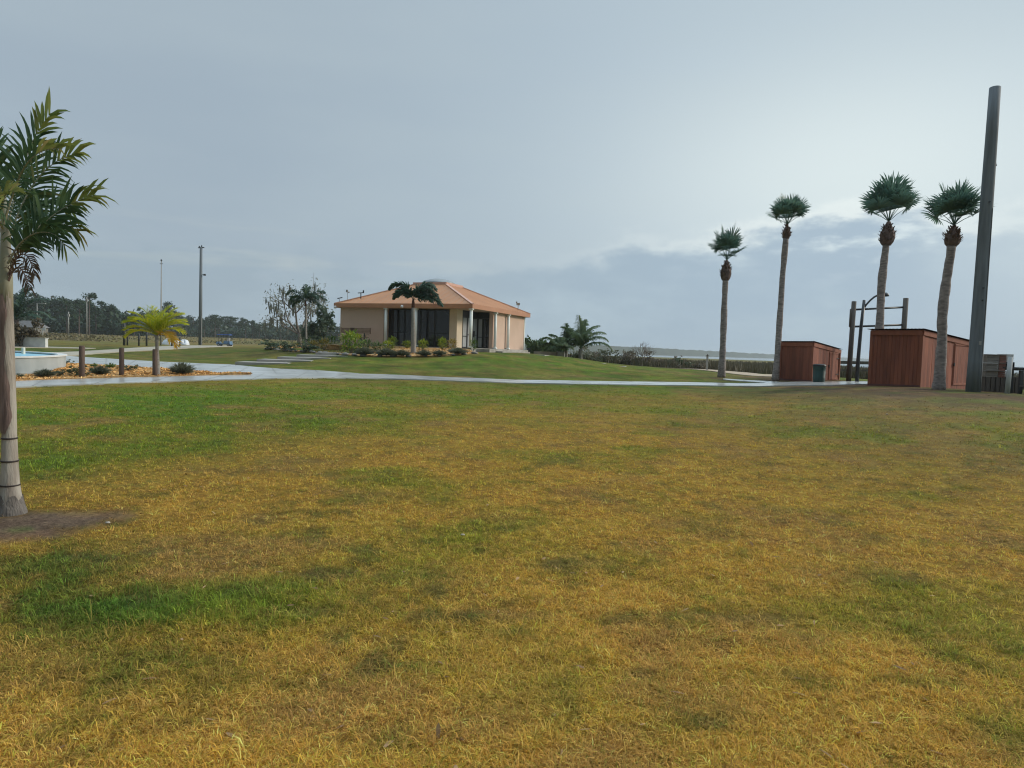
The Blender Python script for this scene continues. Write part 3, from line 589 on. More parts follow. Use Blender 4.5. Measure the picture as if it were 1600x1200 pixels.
# young yellow palm on the mulch island
random.seed(31)
def pinnate_palm(name, label, cat, u, D, vtop, tw, fronds, leaf, bark, shaft=None, base_v=None, lean_u=0, plum=False, ll=.4, lw=.03, n=26, group=None, hang=.4, special=None, rw=.014):
    g = onG(u, D); loc = Vector((g.x,g.y,g.z-.03)); o = thing(name, label, cat, loc, group)
    dep = (loc-CAM).dot(f0); s = dep/F; top = P(u+lean_u, vtop, dep); top.y = loc.y
    mb = MB(); m = loc.lerp(top,.5)
    mb.tube([loc+Vector((0,0,-.05)), loc.lerp(top,.06), loc.lerp(top,.25), m, loc.lerp(top,.8), top], [tw[0]*s/2*1.25, tw[0]*s/2, tw[0]*s/2*.86, (tw[0]+tw[1])*s/4*.95, tw[1]*s/2, tw[1]*s/2], 10, jit=.04); mb.build('trunk', bark, o, loc, True)
    if shaft:
        mb = MB(); mb.tube([top, top+Vector((0,0,shaft*.5)), top+Vector((0,0,shaft))], [tw[1]*s/2*1.12, tw[1]*s/2*.95, tw[1]*s/2*.5], 10); mb.build('crownshaft', M['redshaft'], o, loc, True); top = top+Vector((0,0,shaft*.85))
    for i, (az, el, L, dr) in enumerate(fronds):
        mb = MB(); pinnate(mb, top, az, R(el), L, R(dr), n, ll, lw, .3, hang, plum, None, rw); mb.build('frond', (special or {}).get(i, leaf), o, loc)
    return o
pinnate_palm('young_palm', 'small yellow green palm on the mulch island behind the wooden posts', 'palm tree', 246.5, 26.6, 524, (8,4.6),
    [(R(90),62,1.35,62),(R(95),46,1.3,70),(R(80),74,1.3,50),(R(-90),62,1.35,62),(R(-95),46,1.35,72),(R(-80),76,1.25,50),(R(10),75,1.2,70),(R(160),70,1.1,75),(R(-150),62,1.1,85),(R(30),60,1.2,85),(R(-40),64,1.2,80),(R(120),25,1.05,115),(R(95),10,.95,110),(R(-110),26,1.1,85),(R(60),85,1.25,50),(R(85),54,1.25,70),(R(-85),54,1.3,66),(R(-60),82,1.2,40),(R(100),34,1.2,80),(R(-100),36,1.2,76),(R(70),66,1.3,60)],
    M['f_yellow'], M['bark_grey'], ll=.50, lw=.026, n=30, hang=.25, special={11: M['f_gold'], 12: M['f_gold']})
random.seed(33)
pinnate_palm('foxtail_palm', 'foxtail palm with thick dark plumes in front of the building windows', 'palm tree', 646, 46.5, 481, (9,5),
    [(R(-88),74,2.3,148),(R(-60),62,1.8,150),(R(75),80,2.3,160),(R(100),74,2.0,165),(R(92),48,2.0,120),(R(60),45,1.7,130),(R(-120),56,1.6,140),(R(20),66,1.6,140),(R(98),16,2.2,72),(R(-95),55,1.7,150)],
    M['f_dark'], M['bark_grey'], shaft=.62, plum=True, ll=.50, lw=.09, n=80, hang=.5)
random.seed(34)
pinnate_palm('feather_palm', 'dark feather palm standing before the bare oak left of the building', 'palm tree', 478.5, 66, 478, (4.2,3),
    [(R(-85),60,2.3,115),(R(-70),35,2.0,120),(R(85),62,2.3,105),(R(80),40,2.2,100),(R(0),80,2.0,80),(R(170),75,2.0,95),(R(-20),82,2.1,70),(R(120),50,1.9,120),(R(-130),45,1.9,125),(R(95),20,1.6,110),(R(-100),15,1.5,110),(R(30),55,2.0,120)],
    M['f_dark'], M['bark_grey'], shaft=.5, plum=True, ll=.55, lw=.08, n=34, hang=.5)
random.seed(35)
CG = 'coconut palms right of the building'
for lab, u, D, vt, fr in [
    ('largest coconut palm right of the building with a long frond arching right', 907, 62, 545, [(R(-10),84,3.3,40),(R(88),55,2.9,105),(R(92),34,3.2,100),(R(-60),70,2.9,70),(R(60),74,3.1,75),(R(-90),50,2.4,100),(R(160),70,2.5,90),(R(20),78,3.2,50),(R(-150),65,2.6,90),(R(75),64,3.0,90),(R(5),70,2.6,70)]),
    ('slimmer coconut palm just left of the largest one', 884, 63, 548, [(R(0),86,2.6,30),(R(60),76,2.5,60),(R(-80),68,2.2,70),(R(85),62,2.2,80),(R(-120),60,2.0,90),(R(150),70,2.0,80),(R(30),80,2.4,50),(R(-60),55,1.9,90),(R(100),48,2.0,100)]),
    ('small coconut palm nearest the building corner with a crooked frond', 872, 61, 549, [(R(-85),75,1.9,95),(R(-70),58,1.6,110),(R(20),80,1.5,60),(R(90),50,1.4,100),(R(160),60,1.4,90),(R(-120),40,1.3,90)])]:
    pinnate_palm('coconut_palm', lab, 'palm tree', u, D, vt, (7,6), fr, M['f_coco'], M['bark_grey'], ll=.85, lw=.09, n=60, hang=1.0, group=CG, rw=.03)
random.seed(36)
pinnate_palm('scrub_palm', 'dark scruffy palm showing just behind the near palm trunk', 'palm tree', 27, 68, 500, (7,6),
    [(R(80),66,3.8,80),(R(-85),60,3.4,90),(R(0),82,3.8,40),(R(100),78,3.8,50),(R(60),46,3.0,100),(R(-60),50,2.8,100),(R(160),70,2.6,80),(R(95),35,2.6,90),(R(40),84,3.4,40)], M['f_dark'], M['boots'], ll=.9, lw=.12, n=34, hang=.7, rw=.03)

# ---------------------------------------------------------------- trees
def grow(mb, p, d, L, r, depth, tips, bend=.25, kids=3, shrink=.68, up=.15, thin=.62):
    pts = [p.copy()]; q = p.copy(); dd = d.copy()
    for i in range(4):
        dd = (dd+rv(bend)*.5+Z*up*.25).normalized(); q = q+dd*L/4; pts.append(q.copy())
    mb.tube(pts, [r*(1-(1-thin)*i/4) for i in range(5)], 6 if depth > 1 else 4, cap=False)
    if depth == 0: tips.append((q, dd)); return
    tips.append((pts[3], dd))
    for k in range(kids):
        nd = (dd + rv(.85)+Z*up).normalized(); grow(mb, pts[4] if k < 2 else pts[3], nd, L*shrink*random.uniform(.8,1.15), r*thin*.85, depth-1, tips, bend, kids, shrink, up, thin)
random.seed(41)
g = onG(468, 84); loc = g-Vector((0,0,.05)); o = thing('oak_tree', 'thin leaved oak with pale forking trunk left of the building', 'tree', loc)
tips = []; mb = MB(); d0 = Vector((0,0,1)); mb.tube([loc, loc+Vector((0,0,.8)), loc+Vector((.05,0,1.9))], [.34,.26,.23], 9)
for dx, dz, L, r in ((-.75,.8,2.6,.15),(-.35,1,2.7,.16),(.25,1,2.7,.16),(.7,.75,2.1,.12),(-1.0,.45,2.2,.11)):
    grow(mb, loc+Vector((.05,0,1.7)), Vector((dx, random.uniform(-.5,.5), dz)).normalized(), L, r, 3, tips, .35, 3, .70, .06)
mb.build('trunk', M['oakbark'], o, loc, True)
mb = MB(); mo = MB()
for q, dd in tips:
    for _ in range(9): mb.card(q+rv(.6), random.uniform(.16,.30), asp=.9)
    if random.random() < .35:
        l = random.uniform(.5,1.3)
        mo = MB()
        for _ in range(2): mo.leaf(q+rv(.1), Vector((random.uniform(-.1,.1),random.uniform(-.1,.1),-1)), l, .16, Vector((1,random.uniform(-1,1),0)), 0)
        mo.build('moss_strand', M['moss'], o, loc)
mb.build('crown', M['f_oak'], o, loc)

def leafy(mb, c, rx, ry, rz, n, size, lump=.35, seed=0):
    """leaf sized faces filling an uneven crown"""
    lumps = [Vector((random.gauss(0,.5), random.gauss(0,.5), random.gauss(0,.45))) for _ in range(14)]
    for _ in range(n):
        k = random.choice(lumps); q = k+rv(1)*lump*random.uniform(.5,1.1)
        mb.card(Vector((c[0]+q.x*rx, c[1]+q.y*ry, c[2]+q.z*rz)), size*random.uniform(.6,1.4))
def bushtree(name, label, cat, u, D, w, h, n, size, leaf, seed, group=None, trunk=.4):
    random.seed(seed); g = onG(u, D); loc = g-Vector((0,0,.05)); o = thing(name, label, cat, loc, group); s = D/F; W, H = w*s, h*s
    mb = MB(); mb.tube([loc, loc+Vector((0,0,H*.35)), loc+Vector((.1,0,H*.7))], [W*.05+.03, W*.035+.02, .02], 7)
    for k in range(6): a = k*1.1; mb.tube([loc+Vector((0,0,H*.2)), loc+Vector((math.cos(a)*W*.25, math.sin(a)*W*.2, H*.55))], [W*.025+.01,.01], 5)
    mb.build('trunk', M['oakbark'], o, loc, True)
    mb = MB(); leafy(mb, loc+Vector((0,0,H*(.5+trunk*.12))), W*.55, W*.45, H*.52, n, size); mb.build('crown', leaf, o, loc); return o
bushtree('bay_tree', 'dense dark tree against the left end of the building', 'tree', 503, 76, 44, 62, 2400, .34, leafmat('dusky bay leaf', (.07,.105,.075), (.11,.15,.095), (.17,.19,.12), .35), 51)
bushtree('brush_thicket', 'brown leafy thicket at the left edge before the distant house', 'shrub', 33, 60, 44, 44, 1500, .28, leafmat('brown thicket leaf', (.075,.06,.035), (.12,.09,.05), (.14,.13,.06), .2), 52, None, -.3)
BG = 'bushes behind the right end of the building'
for i, (u, D, w, h, lab) in enumerate([(838,74,26,36,'bushy green shrub against the building right corner'),(857,76,26,34,'second bushy shrub out from the building right corner'),(874,78,22,24,'low dark shrub behind the smallest coconut palm')]):
    random.seed(60+i); g = onG(u, D); loc = g-Vector((0,0,.05)); o = thing('areca_shrub', lab, 'shrub', loc, BG); s = D/F
    for k in range(26):
        mb = MB(); pinnate(mb, loc+Vector((random.uniform(-.5,.5)*w*s*.6, random.uniform(-.5,.5)*.8, 0)), random.uniform(0,6.28), R(random.uniform(66,88)), h*s*random.uniform(.75,1.08), R(random.uniform(30,70)), 30, .55, .10, .3, .5, True, None, .014, .1); mb.build('frond', M['f_coco'] if k % 3 else M['f_mid'], o, loc)

# pines: a few kinds, each tree its own copy
def pine_proto(k):
    random.seed(100+k); H = 12.0; o = thing('pine_tree', 'x', 'tree', (0,0,0)); mb = MB(); lx = random.uniform(-.4,.4)
    pts = [Vector((0,0,-.3)), Vector((lx*.2,0,H*.35)), Vector((lx*.6,random.uniform(-.2,.2),H*.7)), Vector((lx,0,H*.97))]
    mb.tube(pts, [.24,.19,.13,.04], 6); cl = []
    c0 = (.42,.5,.30,.56,.38,.62)[k]
    for j in range(26 if k != 5 else 12):
        t = random.uniform(c0, .98) if k != 5 else random.uniform(.80,.97); a = random.uniform(0,6.28); sp = (1-.6*(t-c0)/(1-c0))*random.uniform(.5,1.25)*(1.5 if k != 5 else 2.0)
        b = Vector((lx*t, 0, H*t)); e = b+Vector((math.cos(a)*sp, math.sin(a)*sp, random.uniform(-.1,.7))); mb.bar(b, e, .07); cl.append(e)
    mb.build('trunk', M['pinebark'], o)
    mb = MB()
    for e in cl:
        rr = random.uniform(.6,1.15)
        for _ in range(24):
            q = rv(1); q.z *= .55; mb.card(e+q*rr, random.uniform(.45,.8), asp=.9)
    mb.build('crown', M['f_pine'], o); return o
protos = [pine_proto(k) for k in range(6)]; used = [False]*6
def plant_pine(k, u, D, vtop, label, group, sx=1):
    g = onG(u, D); dep = (g-CAM).dot(f0); top = P(u, vtop, dep).z; s = max(top-g.z, 4)/12.0
    loc = g-Vector((0,0,.1)); rz = random.uniform(0,6.28)
    if not used[k]:
        used[k] = True; o = protos[k]; o.location = loc; o.rotation_euler = (0,0,rz); o.scale = (s*sx, s*sx, s); o['label'] = label
        if group: o['group'] = group
        return o
    return copy_tree(protos[k], loc, rz, (s*sx, s*sx, s), label, group)
random.seed(77)
G1, G2 = 'tall pines on the left skyline', 'distant pines beyond the field'
L1, L2 = 'tall dark pine in the close row at the left skyline', 'hazy distant pine in the low row beyond the grassy field'
def top1(u): return np.interp(u, [-80,0,30,60,95,120,150,165,185,205,230], [456,458,459,459,464,466,468,473,485,488,492])
def top2(u): return np.interp(u, [185,230,262,290,310,330,350,380,400,430,470,520,560,600], [490,487,484,492,496,494,493,498,503,506,506,505,505,505])
for u in np.arange(-70, 215, 4.6): plant_pine(random.randrange(5), u+random.uniform(-2,2), random.uniform(225,275), top1(u)+random.uniform(-1,7)*(1 if random.random() < .8 else 2), L1, G1, 1.25)
for u in np.arange(190, 600, 3.8): plant_pine(random.randrange(5), u+random.uniform(-2,2), random.uniform(350,430), top2(u)+random.uniform(-1,6), L2, G2, 1.15)
plant_pine(5, 139.5, 222, 459, 'flat topped pine standing above the left tree row', None, 1.0)
plant_pine(3, 263, 330, 473.5, 'tall round topped pine rising above the yellow palm', None, 1.3)
plant_pine(1, 336, 340, 491.5, 'taller pine just right of the utility pole', None, 1.2)
def undergrowth(name, pts, n, h, size, m, seed):
    random.seed(seed); mb = MB()
    for _ in range(n):
        u, D = pts(); g = (u-800)/F*D; z = gz(g, D); mb.card(Vector((g, D, z+abs(random.gauss(0,.5))*h)), size*random.uniform(.6,1.5))
    return tag(mb.build(name, m), kind='stuff')
undergrowth('undergrowth', lambda: (random.uniform(-90,225), random.uniform(232,285)), 16000, 5.5, 1.7, M['f_pine'], 5)
undergrowth('undergrowth', lambda: (random.uniform(180,640), random.uniform(360,450)), 24000, 5.2, 2.0, M['f_pine'], 6)
undergrowth('undergrowth', lambda: (random.gauss(40,60), random.uniform(120,200)), 2500, .4, .6, leafmat('rough field scrub',(.10,.09,.04),(.16,.125,.055),(.20,.13,.07),.15), 8)
undergrowth('undergrowth', lambda: (random.uniform(60,560), random.uniform(140,330)), 3500, .15, .5, leafmat('tan field grass',(.12,.115,.05),(.17,.145,.07),(.2,.16,.08),.15), 9)

# ---------------------------------------------------------------- shoreline, marsh, water, far shore
mb = MB(); mb.add([(-9000,150,-.95),(9400,150,-.95),(9400,9400,-.95),(-9000,9400,-.95)], [(0,1,2,3)]); tag(mb.build('water', M['water']), kind='structure')
def far_shore():
    mb = MB(); N = 260; K = 7; vs = []; fs = []
    for i in range(N+1):
        u = 560+(1480-560)*i/N; D0 = np.interp(u, [560,900,1200,1500], [900,1150,2100,4200]); hpx = np.interp(u, [560,860,990,1200,1330,1480], [15,14.5,12.5,7,4.5,2.2])
        H = hpx*D0/F+1.2
        for k in range(K+1):
            D = D0*(1+.012*k); t = k/K; h = H*(0 if k == 0 else (.72+.36*fbm(np.array([u*.55]), np.array([k*1.7]), .35, 9, 4)[0]) if k < K else 0)
            vs.append(((u-800)/F*D, D, -1.2+h))
    fs = [(i*(K+1)+k, (i+1)*(K+1)+k, (i+1)*(K+1)+k+1, i*(K+1)+k+1) for i in range(N) for k in range(K)]
    mb.add(vs, fs); tag(mb.build('far_woods', M['farwood']), kind='stuff')
far_shore()
def marsh():
    n = 60000; random.seed(3); mb = MB()
    u = rng.uniform(840, 1760, n); D = np.exp(rng.uniform(math.log(58), math.log(190), n)); D = np.where(u > 1330, D*.8, D); x = (u-800)/F*D; y = D
    lim = np.interp(u, [840,900,1000,1100,1180,1260,1760], [72,70,63,61,56,56,50]); z = ground(x, y); cl = fbm(x, y, .12, 61)
    for i in range(n):
        if D[i] < lim[i]+3*cl[i]: continue
        p = Vector((x[i], y[i], z[i]-.05)); h = (.45+.85*cl[i])*random.uniform(.7,1.2); a = random.uniform(0,6.28); w = Vector((math.cos(a), math.sin(a), 0))*random.uniform(.05,.12)*D[i]/80; t = p+Vector((random.uniform(-.3,.3), random.uniform(-.3,.3), h))
        mb.add([p-w, p+w, t], [(0,1,2)])
    tag(mb.build('marsh_grass', M['f_marsh']), kind='stuff')
marsh()
SH = 'scrub along the marsh edge'
for i, (u, D, w, h, k) in enumerate([(905,72,40,26,0),(945,70,44,24,0),(985,68,40,27,1),(1022,68,36,22,1),(1045,66,28,14,0),(1068,66,30,17,2),(1092,64,26,13,1),(925,80,36,20,1),(1150,66,30,9,0),(1185,68,34,8,2),(1120,75,26,10,1)]):
    bushtree('marsh_shrub', ['low grey green shrub at the edge of the marsh','twiggy brown shrub at the edge of the marsh','dark leafy shrub at the edge of the marsh'][k], 'shrub', u, D, w, h, 700 if h > 14 else 350, .22, [M['f_grey'], leafmat('brown scrub leaf',(.16,.14,.105),(.22,.185,.14),(.27,.23,.18),.25), M['f_bush']][k], 200+i, SH, -.5)
random.seed(88); g = onG(1003, 67); loc = g-Vector((0,0,.05)); mb = MB(); tips = []
for k in range(5): grow(mb, loc, Vector((random.uniform(-.7,.7), random.uniform(-.4,.4), 1)).normalized(), 1.1, .05, 3, tips, .4, 3, .66, .1)
single(mb, 'bare_tree', M['f_twig'], 'bare leafless grey bush sticking up from the marsh scrub', 'tree', loc)
# small post at the marsh edge
g = onG(1104.5, 55); loc = g.copy(); o = thing('marker_post', 'thin pale marker post at the edge of the marsh', 'post', loc); s = 55/F
mb = MB(); mb.box(loc+Vector((0,0,.5)), (.14,.12,1.15)); mb.build('post', M['palegrey'], o, loc)
mb = MB(); mb.box(loc+Vector((0,0,1.1)), (.24,.2,.05)); mb.box(loc+Vector((0,0,1.17)), (.12,.10,.12), top=.4); mb.build('post_cap', M['pilegrey'], o, loc)

# ---------------------------------------------------------------- building
ze = 4.53; zt = 4.85; zf = 1.62
B = P(738, 481.5, 50.0); B = Vector((B.x, B.y, 0)); e1 = Vector((-.929,.370,0)).normalized(); e2 = Vector((.370,.929,0)).normalized(); SL = 12.15
def L(a, b, z): q = B+e1*a+e2*b; return Vector((q.x, q.y, z))     # a along the front from the near corner, b along the right side
AN = math.atan2(e2.y, e2.x)
def lbox(mb, a0, a1, b0, b1, z0, z1):
    c = [L(a0,b0,0), L(a1,b0,0), L(a1,b1,0), L(a0,b1,0)]; mb.prism([(p.x,p.y) for p in reversed(c)], z0, z1); return mb
bl = L(SL/2, SL/2, zf); bo = thing('community_building', 'square tan pavilion with terracotta hip roof on the grassy mound', 'building', bl)
def bp(mb, name, m, parent=None, smooth=False): return mb.build(name, m, parent or bo, bl if parent is None else bl, smooth)
WI = .35
bp(lbox(MB(), .1, SL-.1, .1, SL-.1, .55, zf), 'plinth', M['concrete_dry'])
mb = MB(); lbox(mb, 7.75, SL-WI, WI, SL-WI, zf, ze-.012); lbox(mb, WI+.3, 7.75, 4.95, SL-WI, zf, ze-.012); bp(mb, 'wall', M['stucco_tan'])
mb = MB(); lbox(mb, 1.72, 2.35, 1.0, 1.95, zf, ze-.012); bp(mb, 'wall_pier', M['stucco_cream'])
mb = MB(); lbox(mb, WI, WI+.295, 4.63, SL-WI-.003, zf, ze-.014); bp(mb, 'side_wall', M['stucco_tan'])
mb = MB(); lbox(mb, WI-.04, WI+.08, SL-WI-.14, SL-WI+.03, zf, ze-.016); bp(mb, 'corner_trim', M['column'])
# front windows, recessed behind the colonnade
def window(a0, a1, b, z0, z1, fixed_b=True, pale=False, door=False, handle=None):
    """framed pane; along the front (fixed_b) or along the side"""
    def bx(mb, p0, p1, q0, q1, zz0, zz1): return lbox(mb, p0, p1, q0, q1, zz0, zz1) if fixed_b else lbox(mb, q0, q1, p0, p1, zz0, zz1)
    t = .07; mb = MB(); sgn = 1
    bx(mb, a0, a0+t, b-.05, b+.05, z0, z1); bx(mb, a1-t, a1, b-.05, b+.05, z0, z1); bx(mb, a0+t, a1-t, b-.05, b+.05, z0, z0+t); bx(mb, a0+t, a1-t, b-.05, b+.05, z1-t, z1)
    zm = z0+(z1-z0)*(.36 if not door else .42); bx(mb, a0+t, a1-t, b-.045, b+.045, zm, zm+.05)
    f = bp(mb, 'door' if door else 'window', M['darkframe'])
    mb = MB(); bx(mb, a0+t, a1-t, b-.01, b+.01, z0+t, zm); bx(mb, a0+t, a1-t, b-.01, b+.01, zm+.05, z1-t); bp(mb, 'pane', M['glass_pale'] if pale else M['glass'], f)
    if handle is not None:
        mb = MB(); bx(mb, handle-.03, handle+.03, b-.14, b-.05, z0+.85, z0+1.35); bp(mb, 'handle', M['darkframe'], f)
    return f
for a0, a1 in ((2.36,3.62),(3.63,4.9),(4.91,6.3),(6.31,7.74)): window(a0, a1, 1.1, zf+.02, ze-.05)
# entry notch: glass side wall and glass back wall, with doors
window(1.96, 2.82, 1.745, zf+.02, ze-.5, False, True); window(2.83, 3.80, 1.745, zf+.02, ze-.5, False, True, True); window(3.81, 4.70, 1.745, zf+.02, ze-.5, False, True, True, 3.95)
mb = MB(); lbox(mb, 1.70, 1.79, 1.96, 4.72, ze-.49, ze-.014); lbox(mb, .66, 1.69, 4.68, 4.78, ze-.49, ze-.016); bp(mb, 'door_header', M['darkframe'])
window(1.22, 1.69, 4.72, zf+.02, ze-.5, True, True); window(.66, 1.21, 4.72, zf+.02, ze-.5, True, False)
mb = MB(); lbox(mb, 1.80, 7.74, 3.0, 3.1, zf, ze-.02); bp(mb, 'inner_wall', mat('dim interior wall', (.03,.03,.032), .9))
for a, b in ((.12,.12),(4.76,.14),(7.42,.14),(.14,4.72),(.14,7.45)):
    mb = MB(); c = L(a+.02, b+.02, 0); mb.lathe((c.x,c.y,0), [(.115,zf),(.115,ze-.10)], 16); mb.box((c.x,c.y,ze-.05), (.3,.3,.098), AN); mb.box((c.x,c.y,zf+.05), (.3,.3,.10), AN); bp(mb, 'column', M['column'], None, True)
    bo.children[-1].data.polygons.foreach_set('use_smooth', [False]*len(bo.children[-1].data.polygons))
# roof: four slopes up to a flat square curb
zc = 6.80; ci = 1.45; cen = SL/2
ev = [L(0,0,zt),L(SL,0,zt),L(SL,SL,zt),L(0,SL,zt)]; cu = [L(cen-ci,cen-ci,zc),L(cen+ci,cen-ci,zc),L(cen+ci,cen+ci,zc),L(cen-ci,cen+ci,zc)]
mb = MB(); mb.add(ev+cu, [(1,0,4,5),(0,3,7,4),(3,2,6,7),(2,1,5,6),(4,7,6,5)])
for i in range(4):      # standing seams
    a, b, c, d = ev[i], ev[(i+1)%4], cu[i], cu[(i+1)%4]; n = 22; nrm = (b-a).cross(c-a).normalized(); nrm = nrm if nrm.z > 0 else -nrm
    for k in range(1, n):
        t = k/n; p = a.lerp(b, t); run = (c+d)/2-(a+b)/2; w = (b-a).length; off = abs(t-.5)*w; lim = 1.0 if off <= ci else max((w/2-off)/(w/2-ci), 0)
        q = p+run*lim*.985; mb.bar(p+nrm*.002, q+nrm*.002, .04, .022)
roof = bp(mb, 'roof', M['roof'])
mb = MB()
for i in range(4): mb.bar(ev[i]+Vector((0,0,.02)), cu[i]+Vector((0,0,.02)), .22, .06)
bp(mb, 'hip_cap', M['hip'], roof)
mb = MB(); lbox(mb, -.03, SL+.03, -.03, .04, ze, zt+.015); lbox(mb, SL-.04, SL+.03, .04, SL+.03, ze, zt+.015); lbox(mb, -.03, SL-.04, SL-.04, SL+.03, ze, zt+.015); lbox(mb, -.03, .04, .04, SL-.04, ze, zt+.015); bp(mb, 'fascia', M['fascia'])
mb = MB(); lbox(mb, .04, SL-.04, .04, SL-.04, ze-.01, ze+.03); bp(mb, 'soffit', mat('tan soffit', (.42,.31,.24), .9))
mb = MB(); lbox(mb, cen-ci-.12, cen+ci+.12, cen-ci-.12, cen+ci+.12, zc-.12, zc+.14); cb = bp(mb, 'roof_curb', M['hip'], roof)
mb = MB(); c = L(cen,cen,zc+.141); DH = 1.4; mb.lathe(c, [(1.45,0),(1.43,.08),(1.2,.22),(.85,.34),(.45,.42),(.05,.44)], 28); bp(mb, 'skylight', M['skylight'], roof, True)
# floodlights under the eave, instruments on the roof
for a, b, zz in ((SL-.12,-.05,ze+.02),(5.86,-.12,ze+.09)):
    mb = MB(); c = L(a,b,zz); mb.lathe(c, [(.02,-.12),(.09,-.09),(.12,0),(.09,.09),(.02,.12)], 14); fl_ = bp(mb, 'floodlight', M['globe'], None, True)
mb = MB(); p = L(SL-1.7, 1.15, 0); zr = zt+(zc-zt)*1.15/(cen-ci)
mb.tube([(p.x,p.y,zr-.05),(p.x,p.y,zr+.45)], .04, 8); mb.tube([(p.x-.24,p.y,zr+.43),(p.x+.20,p.y,zr+.47)], .035, 8); mb.box((p.x+.2,p.y,zr+.55), (.1,.08,.22)); bp(mb, 'weather_vane', M['darkmetal'])
mb = MB(); p = L(SL-.75, .7, 0); zr = zt+.22; mb.tube([(p.x,p.y,zr-.1),(p.x,p.y,zr+.75)], .018, 6); mb.box((p.x-.06,p.y,zr+.82), (.14,.1,.2)); mb.box((p.x+.1,p.y,zr+.72), (.1,.06,.1)); bp(mb, 'antenna', M['palegrey'])
mb = MB(); p = L(SL-.25, .3, 0); mb.tube([(p.x,p.y,zt),(p.x,p.y,zt+.35)], .02, 6); mb.bar((p.x-.15,p.y,zt+.4),(p.x+.24,p.y,zt+.5), .07); bp(mb, 'roof_bracket', M['darkmetal'])
mb = MB(); p = L(.6, 10.7, 0); zr = zt+(zc-zt)*.6/(cen-ci); mb.tube([(p.x,p.y,zr-.1),(p.x,p.y,zr+.4)], .03, 6); mb.box((p.x,p.y,zr+.52), (.3,.2,.2)); mb.box((p.x-.14,p.y,zr+.66), (.12,.1,.16)); bp(mb, 'roof_camera', M['palegrey'])
# concrete apron and steps at the entry, ramp wall at the right corner
def walk_slab(name, m, label, cat, a0, a1, b0, b1, z0, z1, group=None):
    mb = lbox(MB(), a0, a1, b0, b1, z0, z1); c = L((a0+a1)/2,(b0+b1)/2,z0); return single(mb, name, m, label, cat, c, group)
walk_slab('entry_apron', M['concrete_dry'], 'pale concrete apron along the right side of the pavilion', 'apron', -.95, .097, 1.2, 9.4, .7, zf-.03)
walk_slab('entry_step', M['concrete_dry'], 'low concrete step below the entry apron', 'step', -1.5, -.953, 2.4, 8.4, .7, zf-.17)
walk_slab('ramp_wall', M['concrete_dry'], 'low concrete wall running right from the rear building corner', 'wall', -3.2, -.3, 12.6, 12.9, .6, 1.52)
p = L(.05, SL+.05, 0); mb = MB(); mb.box((p.x,p.y,1.48), (.34,.3,.5)); mb.box((p.x,p.y,1.76), (.38,.34,.05)); single(mb, 'utility_box', M['darkmetal'], 'small dark box at the foot of the building right corner', 'box', (p.x,p.y,1.25))

# bench with emblem in its back, before the tan wall
a0, a1 = 8.35, 11.05; bb = -.55
bz = zf+.10; c = L((a0+a1)/2, bb, bz); o = thing('park_bench', 'tan long bench with dark emblem on its backrest before the wall', 'bench', c)
mb = MB()
for k in range(4): lbox(mb, a0, a1, bb-.02, bb+.02, bz+.78+k*.105, bz+.87+k*.105)
lbox(mb, a0-.03, a0+.04, bb-.04, bb+.018, bz+.74, bz+1.22); lbox(mb, a1-.04, a1+.03, bb-.04, bb+.018, bz+.74, bz+1.22); mb.build('backrest', M['bench'], o, c)
mb = MB()
for k in range(4): lbox(mb, a0+.1, a1-.1, bb-.14-k*.12, bb-.04-k*.12, bz+.44, bz+.49)
mb.build('seat', M['bench'], o, c)
for a in (a0+.55, a1-.55):
    mb = MB(); lbox(mb, a-.04, a+.04, bb-.5, bb-.42, bz-.35, bz+.438); lbox(mb, a-.04, a+.04, bb-.04, bb+.03, bz-.35, bz+.78); lbox(mb, a-.035, a+.035, bb-.42, bb-.04, bz+.40, bz+.437); mb.build('leg', M['darkmetal'], o, c)
for a in (a0+.1, a1-.1):
    mb = MB(); lbox(mb, a-.03, a+.03, bb-.5, bb-.022, bz+.66, bz+.70); lbox(mb, a-.03, a+.03, bb-.5, bb-.45, bz+.492, bz+.66); mb.build('armrest', M['bench'], o, c)
mb = MB(); am = a0+1.62; lbox(mb, am-.2, am+.2, bb-.06, bb-.03, bz+1.06, bz+1.2); lbox(mb, am-.1, am+.1, bb-.06, bb-.03, bz+.97, bz+1.06); lbox(mb, am-.28, am+.28, bb-.06, bb-.03, bz+.80, bz+.95); mb.build('emblem', M['brown'], o, c)

# planting bed round the front
outer = [px2g(*p) for p in [(416,546.2),(450,548.8),(487,551.2),(530,554.8),(570,557.2),(640,558.2),(700,556.8),(748,552.6)]]
inner = [px2g(430,540.0), px2g(462,542.5)] + [L(a, -.15, 1.5) for a in (SL+.3, 10.5, 8, 5, 2.5, .4)]
a = resample(outer, 60); b = resample(inner, 60)
bed = strip_w('mulch', a, b, M['mulch'], .06, 8, 'stuff', .4, .08, follow=False); chips('wood_chips', *bed, 5000, .075)
